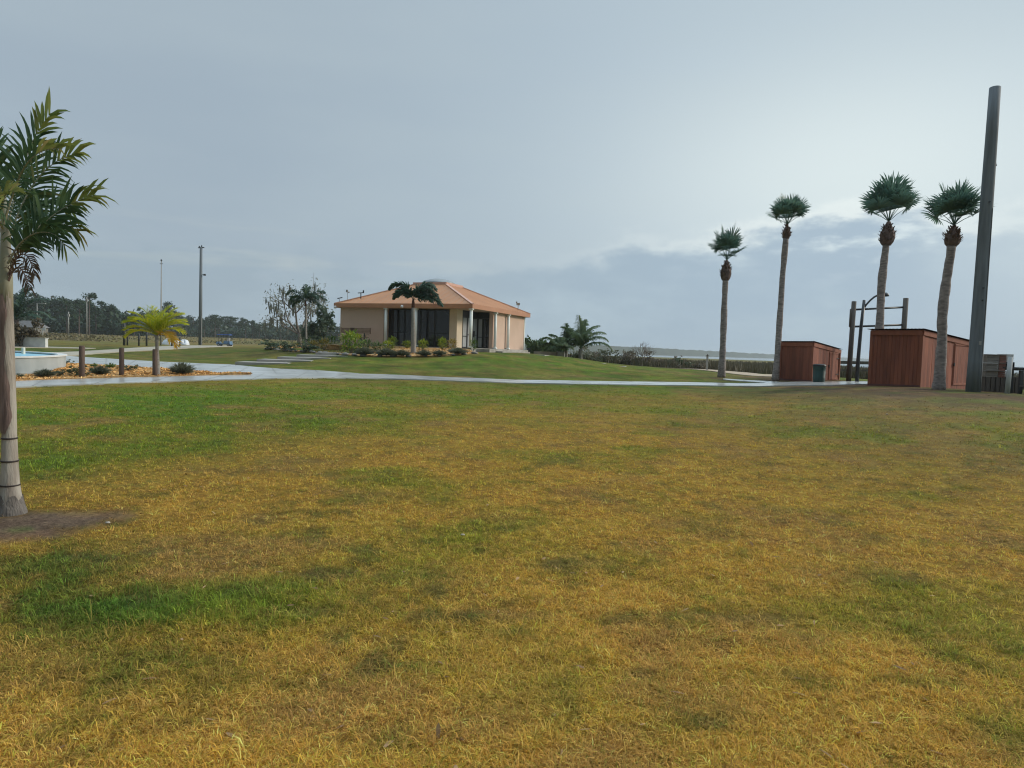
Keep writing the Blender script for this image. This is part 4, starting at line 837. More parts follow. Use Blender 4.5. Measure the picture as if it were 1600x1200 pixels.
# stepped walkways
SG = 'concrete steps of the left walkway'
for i, (ul, ur, v, D) in enumerate([(366,446,566.5,38.6),(400,482,562.4,40.6),(432,512,558.6,42.6),(462,540,555.2,44.6),(492,585,551.8,46.6)]):
    pl = P(ul, v, D); pr = P(ur, v, D); z = (pl.z+pr.z)/2; c = (pl+pr)/2; w = (pr-pl).length
    mb = MB(); mb.box((c.x, c.y+.95, z-.14), (w, 1.95, .28), R(6)); single(mb, 'walkway_step', M['concrete_dry'], ['lowest concrete step of the walkway left of the mound','second concrete step up the left walkway','third concrete step up the left walkway','fourth concrete step up the left walkway','top concrete landing of the left walkway beside the planting bed'][i], 'step', (c.x,c.y,z-.28), SG)
SG = 'concrete steps of the right walkway'
for i, (ul, ur, v, D) in enumerate([(832,856,554.6,50.5),(858,886,559.4,50.2),(884,916,563.4,50),(922,948,568,49.6),(955,981,572.4,49.2)]):
    pl = P(ul, v, D); pr = P(ur, v, D); z = (pl.z+pr.z)/2; c = (pl+pr)/2; w = (pr-pl).length
    mb = MB(); mb.box((c.x, c.y+.9, z-.12), (w, 1.9, .24), R(-14)); single(mb, 'walkway_step', M['concrete_dry'], ['top step of the walkway down from the building right corner','second step down the right hand walkway','middle step down the right hand walkway','second lowest step down the right hand walkway','lowest step of the walkway on the right of the mound'][i], 'step', (c.x,c.y,z-.24), SG)
# edging stones
random.seed(5)
def stone_at(p, l, m, label, group):
    mb = MB(); mb.lathe((0,0,0), [(l*.6,-l*.25),(l*.95,.0),(l*.85,l*.35),(l*.35,l*.5)], 8); mb.v = [(x*random.uniform(.85,1.3), y*random.uniform(.6,.95), z*random.uniform(.8,1.2)) for x,y,z in mb.v]
    q = mb.build('edging_stone', m, None, None, True); q.location = p; q.rotation_euler = (0,0,random.uniform(0,3)); tag(q, label, 'stone', group)
for i in range(0, 60, 2):
    p = a[i]; pale = i < 16
    stone_at(p+Vector((random.uniform(-.1,.1),0,.05)), random.uniform(.16,.28), M['stone'] if pale and i % 4 == 0 else M['stone_dark'], 'pale rock edging the far left planting bed' if pale and i % 4 == 0 else 'grey rock in the edging of the long planting bed', 'rocks edging the planting bed')

# ---------------------------------------------------------------- shrubs
def shrub_proto(kind, leaf, n, size, seed):
    random.seed(seed); o = thing('garden_shrub', 'x', 'shrub'); mb = MB(); st = MB()
    for k in range(7): an = k*.9; st.tube([(0,0,-.03),(math.cos(an)*.14,math.sin(an)*.14,.25),(math.cos(an)*.3,math.sin(an)*.3,.6)], [.02,.015,.006], 4)
    st.build('stem', M['oakbark'], o)
    if kind == 'broad':
        for _ in range(n):
            q = rv(1); q = q.normalized()*random.uniform(.25,.52); p = Vector((q.x, q.y, max(.05, .48+q.z*.95))); d = (Vector((q.x,q.y,q.z*.6+.25))+rv(.25)).normalized(); mb.leaf(p, d, size*random.uniform(.7,1.3), size*.36, d.cross(Z)+rv(.2), .3)
    elif kind == 'spiky':
        for _ in range(n):
            an = random.uniform(0,6.28); el = R(random.uniform(12,88)); d = Vector((math.cos(an)*math.cos(el), math.sin(an)*math.cos(el), math.sin(el))); p = Vector((d.x*.16,d.y*.16,.02+.1*random.random())); mb.leaf(p, d, random.uniform(.35,.85)*(1 if el > .5 else .75), size*.22, d.cross(rv(1)), .15)
    else:
        leafy(mb, (0,0,.42), .55, .55, .48, n, size)
    mb.build('foliage', leaf, o); return o
PROT = {'croton': shrub_proto('broad', M['f_croton'], 320, .20, 1), 'ochre': shrub_proto('broad', M['f_ochre'], 240, .18, 2), 'mid': shrub_proto('broad', M['f_mid'], 240, .2, 3), 'grey': shrub_proto('spiky', M['f_grey'], 900, .17, 4), 'dark': shrub_proto('round', M['f_bush'], 700, .12, 5), 'agave': shrub_proto('spiky', M['f_mid'], 90, .5, 6)}
first = {}
def shrub(kind, u, D, w, h, label, group, p=None):
    g = p or onG(u, D); dep = (g-CAM).dot(f0); s = dep/F; sc = (w*s/1.0, w*s/1.0, h*s/.84); loc = g+Vector((0,0,.03))
    if kind not in first: first[kind] = 1; o = PROT[kind]; o.location = loc; o.scale = sc; o['label'] = label; o['group'] = group; o.rotation_euler = (0,0,u)
    else: copy_tree(PROT[kind], loc, u, sc, label, group)
def bedpt(u, v):   # spot on the bed surface in the direction of a picture point
    I = bed; best = None; xs, ys, zs = bed[1], bed[2], bed[3]
    q = np.stack([xs-CAM.x, ys-CAM.y, zs-CAM.z], -1); dep = q @ np.array(f0); uu = 800+F*(q @ np.array(RT))/dep; vv = 600-F*(q @ np.array(UP))/dep
    k = np.unravel_index(np.argmin(((uu-u)*.6)**2+((vv-v)*2)**2), xs.shape); return Vector((float(xs[k]),float(ys[k]),float(zs[k])))
GB = 'shrubs in the planting bed before the building'
for kind, u, v, w, h, lab in [
    ('croton',549,551,38,29,'large bright yellow green shrub in front of the bench'),('ochre',505,548,20,17,'ochre leaved shrub left of the building corner'),('ochre',490,547,16,13,'ochre leaved shrub at the top of the left walkway'),
    ('mid',521,545,15,18,'green shrub against the building left corner'),('mid',574,551,22,18,'mid green shrub under the right end of the bench'),('croton',605,548,22,13,'yellow green shrub at the foot of the left white column'),
    ('croton',614,546,15,14,'yellow green shrub under the left window'),('mid',588,552,20,14,'green shrub between the bench and the left column'),('croton',634,545,16,10,'low yellow green shrub left of the foxtail palm trunk'),
    ('croton',660,546,16,13,'yellow green shrub right of the foxtail palm trunk'),('croton',691,546,14,15,'yellow green shrub under the right window'),('ochre',710,548,17,16,'ochre green shrub before the cream pier'),('mid',736,549,12,16,'upright green shrub at the corner column'),
    ('grey',572,557,24,13,'grey green low shrub at the bed edge below the bench'),('grey',600,557,26,12,'grey green low shrub at the bed edge below the left column'),('grey',629,557.5,22,10,'grey green low shrub at the bed edge left of the foxtail palm'),('grey',668,557,20,9,'grey green low shrub at the bed edge right of the foxtail palm'),
    ('grey',686,556.5,18,8,'grey green low shrub at the bed edge under the right window'),('grey',720,554,24,10,'grey green low shrub at the bed edge near the entry'),
    ('dark',428,546,34,13,'dark rounded shrub at the far left tip of the bed'),('dark',447,548,26,11,'dark rounded shrub second from the bed left tip'),('dark',476,550,34,12,'dark rounded shrub beside the top walkway landing'),('ochre',461,545,14,8,'small ochre shrub among the dark rounded ones'),('mid',478,541,18,20,'leafy shrub round the feather palm foot'),('dark',495,538,22,12,'dark shrub behind the ochre ones')]:
    shrub(kind, u, 46, w, h, lab, GB, bedpt(u, v))
GI = 'plants on the mulch island'
for kind, u, v, w, h, lab in [('grey',70,591,24,12,'spiky shrub in front of the fountain wall'),('dark',96,589.5,18,9,'low dark shrub at the right end of the fountain wall'),('dark',122,589.5,20,15,'dark shrub at the foot of the leftmost wooden post'),('grey',156,587.5,24,14,'spiky shrub between the leftmost and middle wooden posts'),
    ('agave',147,575.5,9,7,'tiny green rosette behind the spiky shrub'),('agave',172,577,13,9,'green rosette left of the middle wooden post'),('dark',201,581,18,9,'dark shrub right of the middle wooden post'),('dark',103,571,11,7,'small dark shrub at the back of the island'),('grey',285,586.5,28,18,'large rounded spiky shrub right of the yellow palm'),('dark',30,592,12,5,'low weed by the fountain base')]:
    g = px2g(u, v); shrub(kind, u, 0, w, h, lab, GI, g+Vector((0,0,.04)))

# ---------------------------------------------------------------- fountain and low wall, posts
rimz = .76; gz0 = .0; cx, cy, fr_ = -28.0, 26.0, 9.2
o = thing('fountain_basin', 'round grey raised pool with white rim and blue water', 'fountain', (cx,cy,gz0))
mb = MB(); n = 96
def ringwall(mb, r0_, r1_, z0, z1, n=96):
    vs = [(cx+r*math.cos(2*PI*k/n), cy+r*math.sin(2*PI*k/n), z) for r, z in ((r1_,z0),(r1_,z1),(r0_,z1),(r0_,z0)) for k in range(n)]
    mb.add(vs, [(i*n+k, i*n+(k+1)%n, ((i+1)%4)*n+(k+1)%n, ((i+1)%4)*n+k) for i in range(4) for k in range(n)]); return mb
ringwall(MB(), fr_-.22, fr_, -.3, rimz-.06).build('wall', M['stucco_grey'], o, (cx,cy,gz0))
ringwall(MB(), fr_, fr_+.06, -.3, .12).build('base_course', M['concrete_dry'], o, (cx,cy,gz0))
ringwall(MB(), fr_-.30, fr_+.05, rimz-.058, rimz).build('rim', M['white'], o, (cx,cy,gz0))
mb = MB(); mb.lathe((cx,cy,0), [(fr_-.225,.3),(fr_-.225,rimz-.09)], 96); mb.build('water', M['pool'], o, (cx,cy,gz0))
p = P(36.5, 549, 33); mb = MB(); mb.lathe((p.x,p.y,0), [(.08,rimz-.15),(.08,rimz+.18),(.05,rimz+.22)], 12); mb.build('spout', mat('cream plastic',(.75,.72,.6),.5), o, (cx,cy,gz0))
a_ = onG(-60, 61); b_ = onG(73, 60); c = (a_+b_)/2; o = thing('low_wall', 'low white panelled wall beyond the round pool', 'wall', c)
an = math.atan2(b_.y-a_.y, b_.x-a_.x); wl = (b_-a_).length
mb = MB(); mb.box(c+Vector((0,0,.35)), (wl,.3,.9), an); mb.build('panel', M['white'], o, c)
mb = MB(); mb.box(c+Vector((0,0,.835)), (wl+.1,.42,.065), an); mb.build('coping', mat('wall coping', (.62,.62,.6), .6), o, c)
PG = 'wooden posts along the sidewalk'
for u, v0, v1, w, lab in [(128,591,540,8.2,'leftmost of the three brown wooden posts by the sidewalk'),(190,589,543,7.2,'middle one of the three brown wooden posts by the sidewalk'),(242,589,545.5,7.2,'brown wooden post in front of the yellow palm')]:
    g = px2g(u, v0); dep = (g-CAM).dot(f0); h = P(u, v1, dep).z-g.z; r = w*dep/F/2
    mb = MB(); mb.lathe(g, [(r*1.03,-.15),(r,.2),(r*.98,h-.04),(r*.85,h)], 14); single(mb, 'wooden_post', M['post'], lab, 'post', g, PG, True)

# ---------------------------------------------------------------- far left: poles, lamp, house, cart ...
def pole_at(u, D, v1, w): 
    g = onG(u, D); dep = (g-CAM).dot(f0); return g, dep, P(u, v1, dep).z-g.z, w*dep/F
g, dep, h, w = pole_at(313, 118, 387, 5.0); s = dep/F; o = thing('utility_pole', 'tall wooden utility pole rising from the far field path', 'pole', g)
mb = MB(); mb.tube([g-Vector((0,0,.3)), g+Vector((0,0,h))], [w/2*1.15, w/2*.8], 10); mb.build('pole', M['pole'], o, g, True)
mb = MB(); mb.bar(g+Vector((-.5,0,h-.15)), g+Vector((.55,0,h-.05)), .14); mb.box(g+Vector((-.3,0,h+.05)), (.14,.14,.25)); mb.box(g+Vector((.1,0,h+.15)), (.14,.14,.3)); mb.build('crossarm', M['darkmetal'], o, g)
mb = MB(); hz = P(319,430,dep).z-g.z; mb.bar(g+Vector((.1,0,hz)), g+Vector((.55,0,hz+.03)), .08); mb.box(g+Vector((.65,0,hz)), (.35,.25,.28)); mb.build('lamp_head', M['darkmetal'], o, g)
mb = MB(); mb.tube([g+Vector((.27,-.2,0)), g+Vector((.27,-.2,5))], .06, 6); mb.build('conduit', M['palegrey'], o, g)
g, dep, h, w = pole_at(251.5, 100, 409, 2.2); o = thing('flagpole', 'thin pale bare flagpole above the yellow palm', 'pole', g)
mb = MB(); mb.tube([g, g+Vector((0,0,h))], [.12,.06], 8); mb.build('pole', M['palegrey'], o, g, True); mb = MB(); mb.lathe(g+Vector((0,0,h)), [(.02,-.02),(.13,.1),(.13,.2),(.02,.3)], 8); mb.bar(g+Vector((-.22,0,h-.35)), g+Vector((.22,0,h-.35)), .07); mb.build('finial', M['darkmetal'], o, g)
g, dep, h, w = pole_at(485, 90, 426, 1.2); mb = MB(); mb.tube([g, g+Vector((.3,0,h))], [.05,.02], 6); single(mb, 'whip_antenna', M['palegrey'], 'thin grey antenna mast sticking up behind the feather palm', 'antenna', g)
g, dep, h, w = pole_at(58, 150, 474, 1.6); o = thing('street_lamp', 'grey street lamp with short arm before the dark pines', 'street lamp', g)
mb = MB(); mb.tube([g, g+Vector((0,0,h))], [.14,.09], 8); mb.build('pole', M['palegrey'], o, g, True); mb = MB(); mb.bar(g+Vector((-.2,0,h)), g+Vector((1.2,0,h+.05)), .09); mb.build('arm', M['palegrey'], o, g); mb = MB(); mb.box(g+Vector((1.45,0,h+.02)), (.9,.35,.16)); mb.build('lamp_head', M['palegrey'], o, g)
for u, vt, lab in ((107,487,'short pale pole among the dark pines at left'),(135.5,464,'taller pale pole below the flat topped pine')):
    g, dep, h, w = pole_at(u, 190, vt, 1.8); o = thing('telegraph_pole', lab, 'pole', g); mb = MB(); mb.tube([g, g+Vector((0,0,h))], [w/2*1.1,w/2*.8], 8); mb.build('pole', M['palegrey'], o, g, True); mb = MB(); mb.box(g+Vector((.0,0,h-1.0)), (.6,.35,.7)); mb.build('fixture', M['palegrey'], o, g)
g, dep, h, w = pole_at(46, 175, 503, 1); o = thing('house', 'small grey roofed house in front of the pines at left', 'house', g); s = dep/F
wz = max(P(46,513,dep).z-g.z, 1.8)
mb = MB(); mb.box(g+Vector((0,0,wz/2-.2)), (6.2,5,wz+.4)); mb.build('wall', M['housewall'], o, g)
mb = MB(); x, y = 3.5, 2.9; q = g+Vector((0,0,wz)); mb.add([q+Vector(t) for t in ((-x,-y,0),(x,-y,0),(x,y,0),(-x,y,0),(-x*.55,0,1.7),(x*.55,0,1.7))], [(0,1,5,4),(1,2,5),(2,3,4,5),(3,0,4),(3,2,1,0)]); mb.build('roof', M['houseroof'], o, g)
for dx in (-1.7,1.5): mb = MB(); mb.box(g+Vector((dx,-2.52,wz*.55)), (1.0,.1,.9)); mb.build('window', M['glass'], o, g)
g, dep, h, w = pole_at(68.5, 165, 511, 1); o = thing('roadside_sign', 'small white sign board beside the distant house', 'sign', g); mb = MB(); mb.box(g+Vector((0,0,h-.45)), (1.0,.08,.8)); mb.build('board', M['white'], o, g); mb = MB(); mb.box(g+Vector((-.35,.1,(h-.2)/2)), (.16,.1,h-.2)); mb.build('post', M['white'], o, g)
FG = 'dark posts along the field edge'
for u, v1, D, w, lab in ((194,505,88,.30,'tallest dark post at the field edge left of the yellow palm'),(199,512,89,.2,'dark post close beside the tallest one'),(217,521,88,.2,'short dark post at the field edge nearest the yellow palm trunk'),(229,518,90,.24,'dark post behind the yellow palm left fronds'),(268.5,520,92,.22,'dark post left of the white tarped heap middle'),(281,527,92,.2,'dark post between the two white tarped heaps')):
    g, dep, h, _ = pole_at(u, D, v1, 1); mb = MB(); mb.lathe(g, [(w/2,-.2),(w/2*.95,h-.05),(w/2*.7,h)], 10); single(mb, 'field_post', M['darkmetal'], lab, 'post', g, FG, True)
def heap(u, D, w, h, lab, seed):
    random.seed(seed); g = onG(u, D); s = D/F; mb = MB(); n = 22; prof = [(1.0,-.05),(.97,.25),(.85,.6),(.6,.88),(.3,1.0),(.03,1.02)]; vs = []
    for r, z in prof:
        for k in range(n):
            an = 2*PI*k/n; f = 1+.16*math.sin(3*an+seed)+.10*math.sin(7*an); vs.append(g+Vector((math.cos(an)*r*f*w*s/2, math.sin(an)*r*f*.9, z*h*s*(.85+.3*math.sin(2*an+z*3+seed)+.16*math.sin(5*an+seed)))))
    m_ = len(prof); mb.add(vs, [(i*n+k, i*n+(k+1)%n, (i+1)*n+(k+1)%n, (i+1)*n+k) for i in range(m_-1) for k in range(n)]+[tuple((m_-1)*n+k for k in range(n))]); single(mb, 'tarped_heap', M['tarp'], lab, 'tarp', g, 'white tarped heaps by the far path', True)
heap(266, 112, 27, 9.5, 'wider white tarped heap by the far path', 1); heap(288, 113, 15, 7, 'smaller white tarped heap by the far path', 4)
# golf cart
g = onG(351, 112); dep = (g-CAM).dot(f0); o = thing('golf_cart', 'blue roofed golf cart parked at the end of the far path', 'golf cart', g)
mb = MB(); mb.box(g+Vector((.0,0,.36)), (2.3,1.15,.16)); mb.box(g+Vector((-.95,0,.55)), (.45,1.1,.35), top=.8); mb.box(g+Vector((.55,0,.62)), (1.0,1.15,.4)); mb.build('body', M['bluegrey'], o, g)
mb = MB(); mb.box(g+Vector((.0,0,1.86)), (2.05,1.25,.09), top=.94); mb.build('roof', M['blue'], o, g)
for dx, dy in ((-.75,-.55),(-.75,.55),(.85,-.55),(.85,.55)): mb = MB(); mb.bar(g+Vector((dx,dy,.6)), g+Vector((dx*.95,dy,1.83)), .05); mb.build('roof_post', M['darkmetal'], o, g)
mb = MB(); mb.box(g+Vector((.35,0,.88)), (.55,1.05,.13)); mb.box(g+Vector((.66,0,1.15)), (.12,1.05,.45), tilt=(0,.15)); mb.build('seat', M['palegrey'], o, g)
for dx in (-.8,.8):
    for dy in (-.5,.5):
        mb = MB(); mb.tube([g+Vector((dx,dy-.09,.22)), g+Vector((dx,dy+.09,.22))], .23, 14); wh = mb.build('wheel', M['rubber'], o, g); mb = MB(); mb.tube([g+Vector((dx,dy-.1,.22)), g+Vector((dx,dy+.1,.22))], .12, 10); mb.build('rim', M['palegrey'], wh, g)
mb = MB(); mb.tube([g+Vector((-.75,-.2,.75)), g+Vector((-.35,-.2,1.05))], .025, 6); mb.tube([g+Vector((-.35,-.2+.17*math.cos(t),1.05+.17*math.sin(t))) for t in np.linspace(0,6.28,13)], .018, 5); mb.build('steering_wheel', M['rubber'], o, g)

# ---------------------------------------------------------------- right: sheds, frame, bin, pole, crates
def shed(name, label, pa, pb, pc, vt, slope, group, doorside=True, roof_over=.12):
    """board shed given its left, front and right ground corners; the roof falls to the rear of the right side"""
    a, b, c = pa.copy(), pb.copy(), pc.copy(); g = b.copy(); o = thing(name, label, 'shed', g, group)
    zb = min(a.z, b.z, c.z)-.08; H = vt; da = (a-b); da.z = 0; dc = (c-b); dc.z = 0; la, lc = da.length, dc.length; ua, uc = da.normalized(), dc.normalized(); d = b+da+dc
    zt_ = lambda x, y: b.z+H-slope*y     # x along a side, y along the right side
    def planks(p, dirv, ln, out, zfun, nm):
        mb = MB(); n = max(int(ln/.145), 3); w = ln/n
        for k in range(n):
            s0, s1 = k*w+.003, (k+1)*w-.003; off = out*(.0+random.uniform(0,.006)); t = out*-.025
            q0, q1 = p+dirv*s0, p+dirv*s1; z0 = zb; za, zb_ = zfun(s0)-.02, zfun(s1)-.02
            vs = [Vector((q.x,q.y,z)) for q, z in ((q0+off,z0),(q1+off,z0),(q1+off,zb_),(q0+off,za),(q0+t,z0),(q1+t,z0),(q1+t,zb_),(q0+t,za))]
            mb.add(vs, [(0,1,2,3),(7,6,5,4),(0,4,5,1),(1,5,6,2),(2,6,7,3),(3,7,4,0)])
        mb.build(nm, M['redwood'], o, g)
    planks(b, ua, la, -uc, lambda s: zt_(s,0), 'wall'); planks(b, uc, lc, -ua, lambda s: zt_(0,s), 'wall'); planks(a, uc, lc, ua, lambda s: zt_(la,s), 'wall'); planks(c, ua, la, uc, lambda s: zt_(s,lc), 'wall')
    mb = MB()
    for q, y, sx, sy in ((b,0,-1,-1),(a,0,1,-1),(c,lc,-1,1)):
        for dd, out in ((ua if sx < 0 else -ua, -uc if sy < 0 else uc), (uc if sy < 0 else -uc, -ua if sx < 0 else ua)):
            p0 = q+out*.028-dd*.02; p1 = p0+dd*.12; zz = b.z+H-slope*y-.03
            mb = MB(); mb.prism([(p0.x,p0.y),(p1.x,p1.y),((p1-out*.02).x,(p1-out*.02).y),((p0-out*.02).x,(p0-out*.02).y)][::-1], zb, zz); mb.build('corner_board', M['redwood_trim'], o, g)
    # eave boards just under the roof
    mb = MB()
    for q0, q1, y0, y1, out in ((b,a,0,0,-uc),(b,c,0,lc,-ua)):
        p0 = Vector((q0.x,q0.y,zt_(0,y0)-.13))+out*.04; p1 = Vector((q1.x,q1.y,zt_(0,y1)-.13))+out*.04; mb.bar(p0, p1, .022, .2)
    mb.build('eave_board', M['redwood_trim'], o, g)
    # corrugated roof sheet
    mb = MB(); ov = roof_over; n = int((la+2*ov)/.07); vs = []; 
    for k in range(n+1):
        s = -ov+(la+2*ov)*k/n
        for y in (-ov, lc+ov):
            q = b+ua*s+uc*y; z = zt_(s, y)+.012+.012*(k % 2); vs += [(q.x,q.y,z),(q.x,q.y,z+.012)]
    fs = []
    for k in range(n):
        i = k*4; fs += [(i+1,i+3,i+7,i+5),(i,i+4,i+6,i+2),(i,i+1,i+5,i+4),(i+2,i+6,i+7,i+3)]
    mb.add(vs, fs); mb.build('roof', M['shedroof'], o, g)
    # door on the right side: frame boards, strap hinges and a hasp
    y0 = lc*.56; y1 = lc*.93; w0 = b+uc*y0-ua*.02; w1 = b+uc*y1-ua*.02; H2 = H-.48; mb = MB()
    for q in (w0, w1): mb.bar(q+Z*.06, q+Z*H2, .09, .02)
    mb.bar(w0+Z*(H2-.02), w1+Z*(H2-.02), .018, .09); mb.bar(w0+Z*.12, w1+Z*.12, .018, .09); mb.build('door_frame', M['redwood_trim'], o, g)
    for hz_ in (.35, H2-.32):
        mb = MB(); q = w1-ua*.025; mb.bar(q+Z*hz_, q-uc*.42+Z*hz_, .012, .045); mb.build('hinge', M['darkmetal'], o, g)
    mb = MB(); q = w0-ua*.03; mb.box(q+Z*(H2*.52), (.05,.05,.14), math.atan2(uc.y, uc.x)); mb.build('hasp', M['darkmetal'], o, g)
    mb = MB(); mb.bar(b-uc*.034+Z*.02, a-uc*.034+Z*.02, .02, .14); mb.build('base_board', M['shedroof'], o, g)
    return o, (a,b,c,d,ua,uc,la,lc)
random.seed(11)
SGp = 'red board sheds by the water'
def gp(u, D): q = onG(u, D); return q
o1, i1 = shed('timber_shed', 'smaller red board shed with the green bin at its corner', gp(1217, 36.6), gp(1268, 34.6), gp(1311, 38.6), 2.02, .055, SGp)
o2, i2 = shed('timber_shed', 'larger red board shed behind the curved palm trunk', gp(1356.5, 29.6), gp(1437, 28.0), gp(1521, 31.6), 2.37, .06, SGp)
# jamb post on the right end of the smaller shed
p = gp(1310, 38.4)
# bin
g = onG(1279, 33.9); dep = (g-CAM).dot(f0); k = dep/F; o = thing('litter_bin', 'dark green drum litter bin at the corner of the smaller shed', 'bin', g)
mb = MB(); r = 9.3*k; h = 26*k; mb.lathe(g, [(r*.9,-.03),(r*.95,.05),(r,.3*h),(r*.97,.32*h),(r,.62*h),(r*.97,.64*h),(r,h*.93),(r*1.03,h*.95),(r*1.03,h)], 24); mb.build('drum', M['bin'], o, g, True)
mb = MB(); mb.lathe(g+Vector((0,0,h)), [(r*1.06,-.02),(r*1.06,.04),(r*.8,.08),(r*.2,.09)], 24); mb.build('lid', M['binlid'], o, g, True)
# timber frame
fD = 37.5; o = thing('timber_gantry', 'tall dark gantry of two posts and two crossbars between the sheds', 'gantry', onG(1330, fD)); g = o.location.copy()
def pt(u, v, D=fD): return P(u, v, D)
lft = (pt(1326,592), pt(1334.5,471)); rgt = (pt(1407,592), pt(1415.5,466))
for (q0, q1), w in ((lft,.255),(rgt,.275)):
    mb = MB(); base = Vector((q0.x,q0.y,gz(q0.x,q0.y)-.1)); mb.tube([base, base.lerp(q1,.5), q1], [w/2*1.02,w/2,w/2*.97], 12); mb.build('post', M['pilegrey'], o, g, True)
for v0, v1, dv in ((484,480,0),(510.5,507.5,0)):
    mb = MB(); mb.tube([pt(1330.5 if v0 < 500 else 1329,v0), pt(1413,v1)], .055, 8); mb.build('crossbar', M['darkmetal'], o, g, True)
mb = MB(); mb.tube([pt(1330,483), pt(1328.2,511)], .07, 8); mb.build('side_bar', M['pilegrey'], o, g, True)
# curved-arm lamp post
g = onG(1339, 36.5); o = thing('arched_lamp', 'black lamp post with curved arm reaching behind the palm trunk', 'street lamp', g)
q = lambda u, v: P(u, v, 36.5)
mb = MB(); mb.tube([g-Vector((0,0,.1)), q(1341,560), q(1345.5,510), q(1350.3,469)], [.10,.095,.085,.075], 10); mb.build('pole', M['darkmetal'], o, g, True)
mb = MB(); mb.tube([q(1350,480.5), q(1354,475.5), q(1360,469), q(1366,464), q(1373,460.5), q(1384,458.5)], .05, 8); mb.build('arm', M['darkmetal'], o, g, True)
mb = MB(); mb.tube([q(1349,489), q(1352,480), q(1357,472), q(1361,468.5)], .022, 6); mb.build('brace', M['darkmetal'], o, g, True)
mb = MB(); c = q(1384,460); mb.lathe(c, [(.04,.1),(.14,.02),(.17,-.1),(.02,-.12)], 12); mb.build('lamp_head', M['darkmetal'], o, g, True)
# rail between the sheds
p0 = P(1304,566,44); p1 = P(1380,567.5,44); g = onG(1312, 44); o = thing('boardwalk_rail', 'dark plank railing seen between the two sheds', 'railing', g)
mb = MB(); mb.bar(p0, p1, .09, .2); mb.build('top_rail', M['pilegrey'], o, g); mb = MB(); mb.bar(p0-Vector((0,.0,.5)), p1-Vector((0,0,.5)), .07, .12); mb.build('lower_rail', M['pilegrey'], o, g)
for t in (.08,.5,.92):
    c = p0.lerp(p1,t); zb = gz(c.x,c.y); mb = MB(); mb.box((c.x,c.y+.11,(c.z+zb)/2), (.14,.12,c.z-zb+.2)); mb.build('post', M['pilegrey'], o, g)
# great pole at right
g = onG(1520.5, 25.2); dep = (g-CAM).dot(f0); top = P(1548,232,dep); top = g+(top-g)*1.25; o = thing('utility_pole', 'thick dark utility pole at the right running out of the top of the view', 'pole', g)
mb = MB(); pp = [g-(top-g)*.01]+[g.lerp(top,t) for t in (.1,.3,.5,.7,.85,1)]; mb.tube(pp, [.245,.235,.225,.215,.205,.195,.185], 20, jit=.006); mb.build('pole', M['pole'], o, g, True)
c = P(1554.5,258,dep); b0 = P(1549,257,dep); t0 = P(1555,241,dep)
q2 = g.lerp(top,.16)
mb = MB(); mb.box(q2+Vector((-.03,-.232,0)), (.09,.012,.14)); mb.build('number_plate', M['palegrey'], o, g)
for tt in (.30,.34,.62): mb = MB(); q3 = g.lerp(top,tt); mb.tube([q3+Vector((-.05,-.26,0)), q3+Vector((-.05,-.18,0))], .022, 8); mb.build('bolt', M['darkmetal'], o, g)
mb = MB(); mb.tube([g.lerp(top,t)+Vector((.10,-.215+.03*t,0)) for t in (0,.2,.4,.6)], .012, 6); mb.build('ground_wire', M['darkmetal'], o, g)
mb = MB(); mb.tube([b0, c, c+Vector((.06,0,.0))], .03, 8); mb.build('hook', M['darkmetal'], o, g); mb = MB(); mb.tube([c+Vector((.05,0,0)), t0+Vector((.03,0,0)), P(1551,236,dep)], .009, 5); mb.build('wire', M['darkmetal'], o, g)
# crate stack, sack, boards, post and rail at right edge
cD = 26.5; ka = cD/F
def cr(u0, u1, vt, vb, lab, redfrom):
    a = P(u0, vb, cD); b = P(u1, vb, cD); z0 = a.z; z1 = P(u0, vt, cD).z; g = (a+b)/2; g.z = z0; o = thing('wooden_crate', lab, 'crate', g, 'stacked crates by the utility pole'); n = 3; w = b.x-a.x; H = z1-z0; xr = a.x+w*redfrom
    mb = MB()
    for k in range(n): h = H/n; mb.box(((a.x+xr)/2, g.y, z0+h*(k+.5)), (xr-a.x-.01, .6, h-.012))
    mb.box(((a.x+xr)/2, g.y+.02, z0+H/2), (xr-a.x-.04, .5, H-.02)); mb.build('side_boards', M['crate'], o, g)
    mb = MB()
    for k in range(n): h = H/n; mb.box(((xr+b.x)/2, g.y, z0+h*(k+.5)), (b.x-xr-.006, .62, h-.008))
    mb.build('end_panel', M['cratered'], o, g)
    mb = MB(); mb.box(((a.x+b.x)/2, g.y-.02, z1+.012), (w+.03,.66,.022)); mb.build('lid', M['crate'], o, g)
cr(1531, 1561, 579, 588.5, 'lowest grey crate with faded red end in the stack by the pole', .66)
cr(1532, 1562, 566.8, 578.4, 'middle grey crate with faded red end in the stack by the pole', .66)
cr(1533, 1563, 554.2, 566.2, 'topmost grey crate with faded red end in the stack by the pole', .66)
def bxp(name, m, lab, cat, u0, u1, vt, vb, D, dep_=.5, extra=None):
    a = P(u0, vb, D); b = P(u1, vt, D); c = Vector(((a.x+b.x)/2, D, (a.z+b.z)/2)); mb = MB(); mb.box(c, (abs(b.x-a.x), dep_, abs(b.z-a.z)))
    if extra: extra(mb, a, b, c)
    return single(mb, name, m, lab, cat, Vector((c.x,c.y,min(a.z,b.z))))
def ribs(mb, a, b, c):
    for k in range(5): mb.box((a.x+(b.x-a.x)*(k+.5)/5, c.y-.26, c.z), (.012,.02,abs(b.z-a.z)*.9))
def planks(mb, a, b, c):
    for k in range(7): mb.box((a.x+(b.x-a.x)*(k+.5)/7, c.y-.36, c.z), ((b.x-a.x)/9,.06,abs(b.z-a.z)))
bxp('white_cooler', M['white'], 'white box beside the topmost crate', 'box', 1563.6, 1575, 553.6, 565.2, 26.6, .5, ribs)
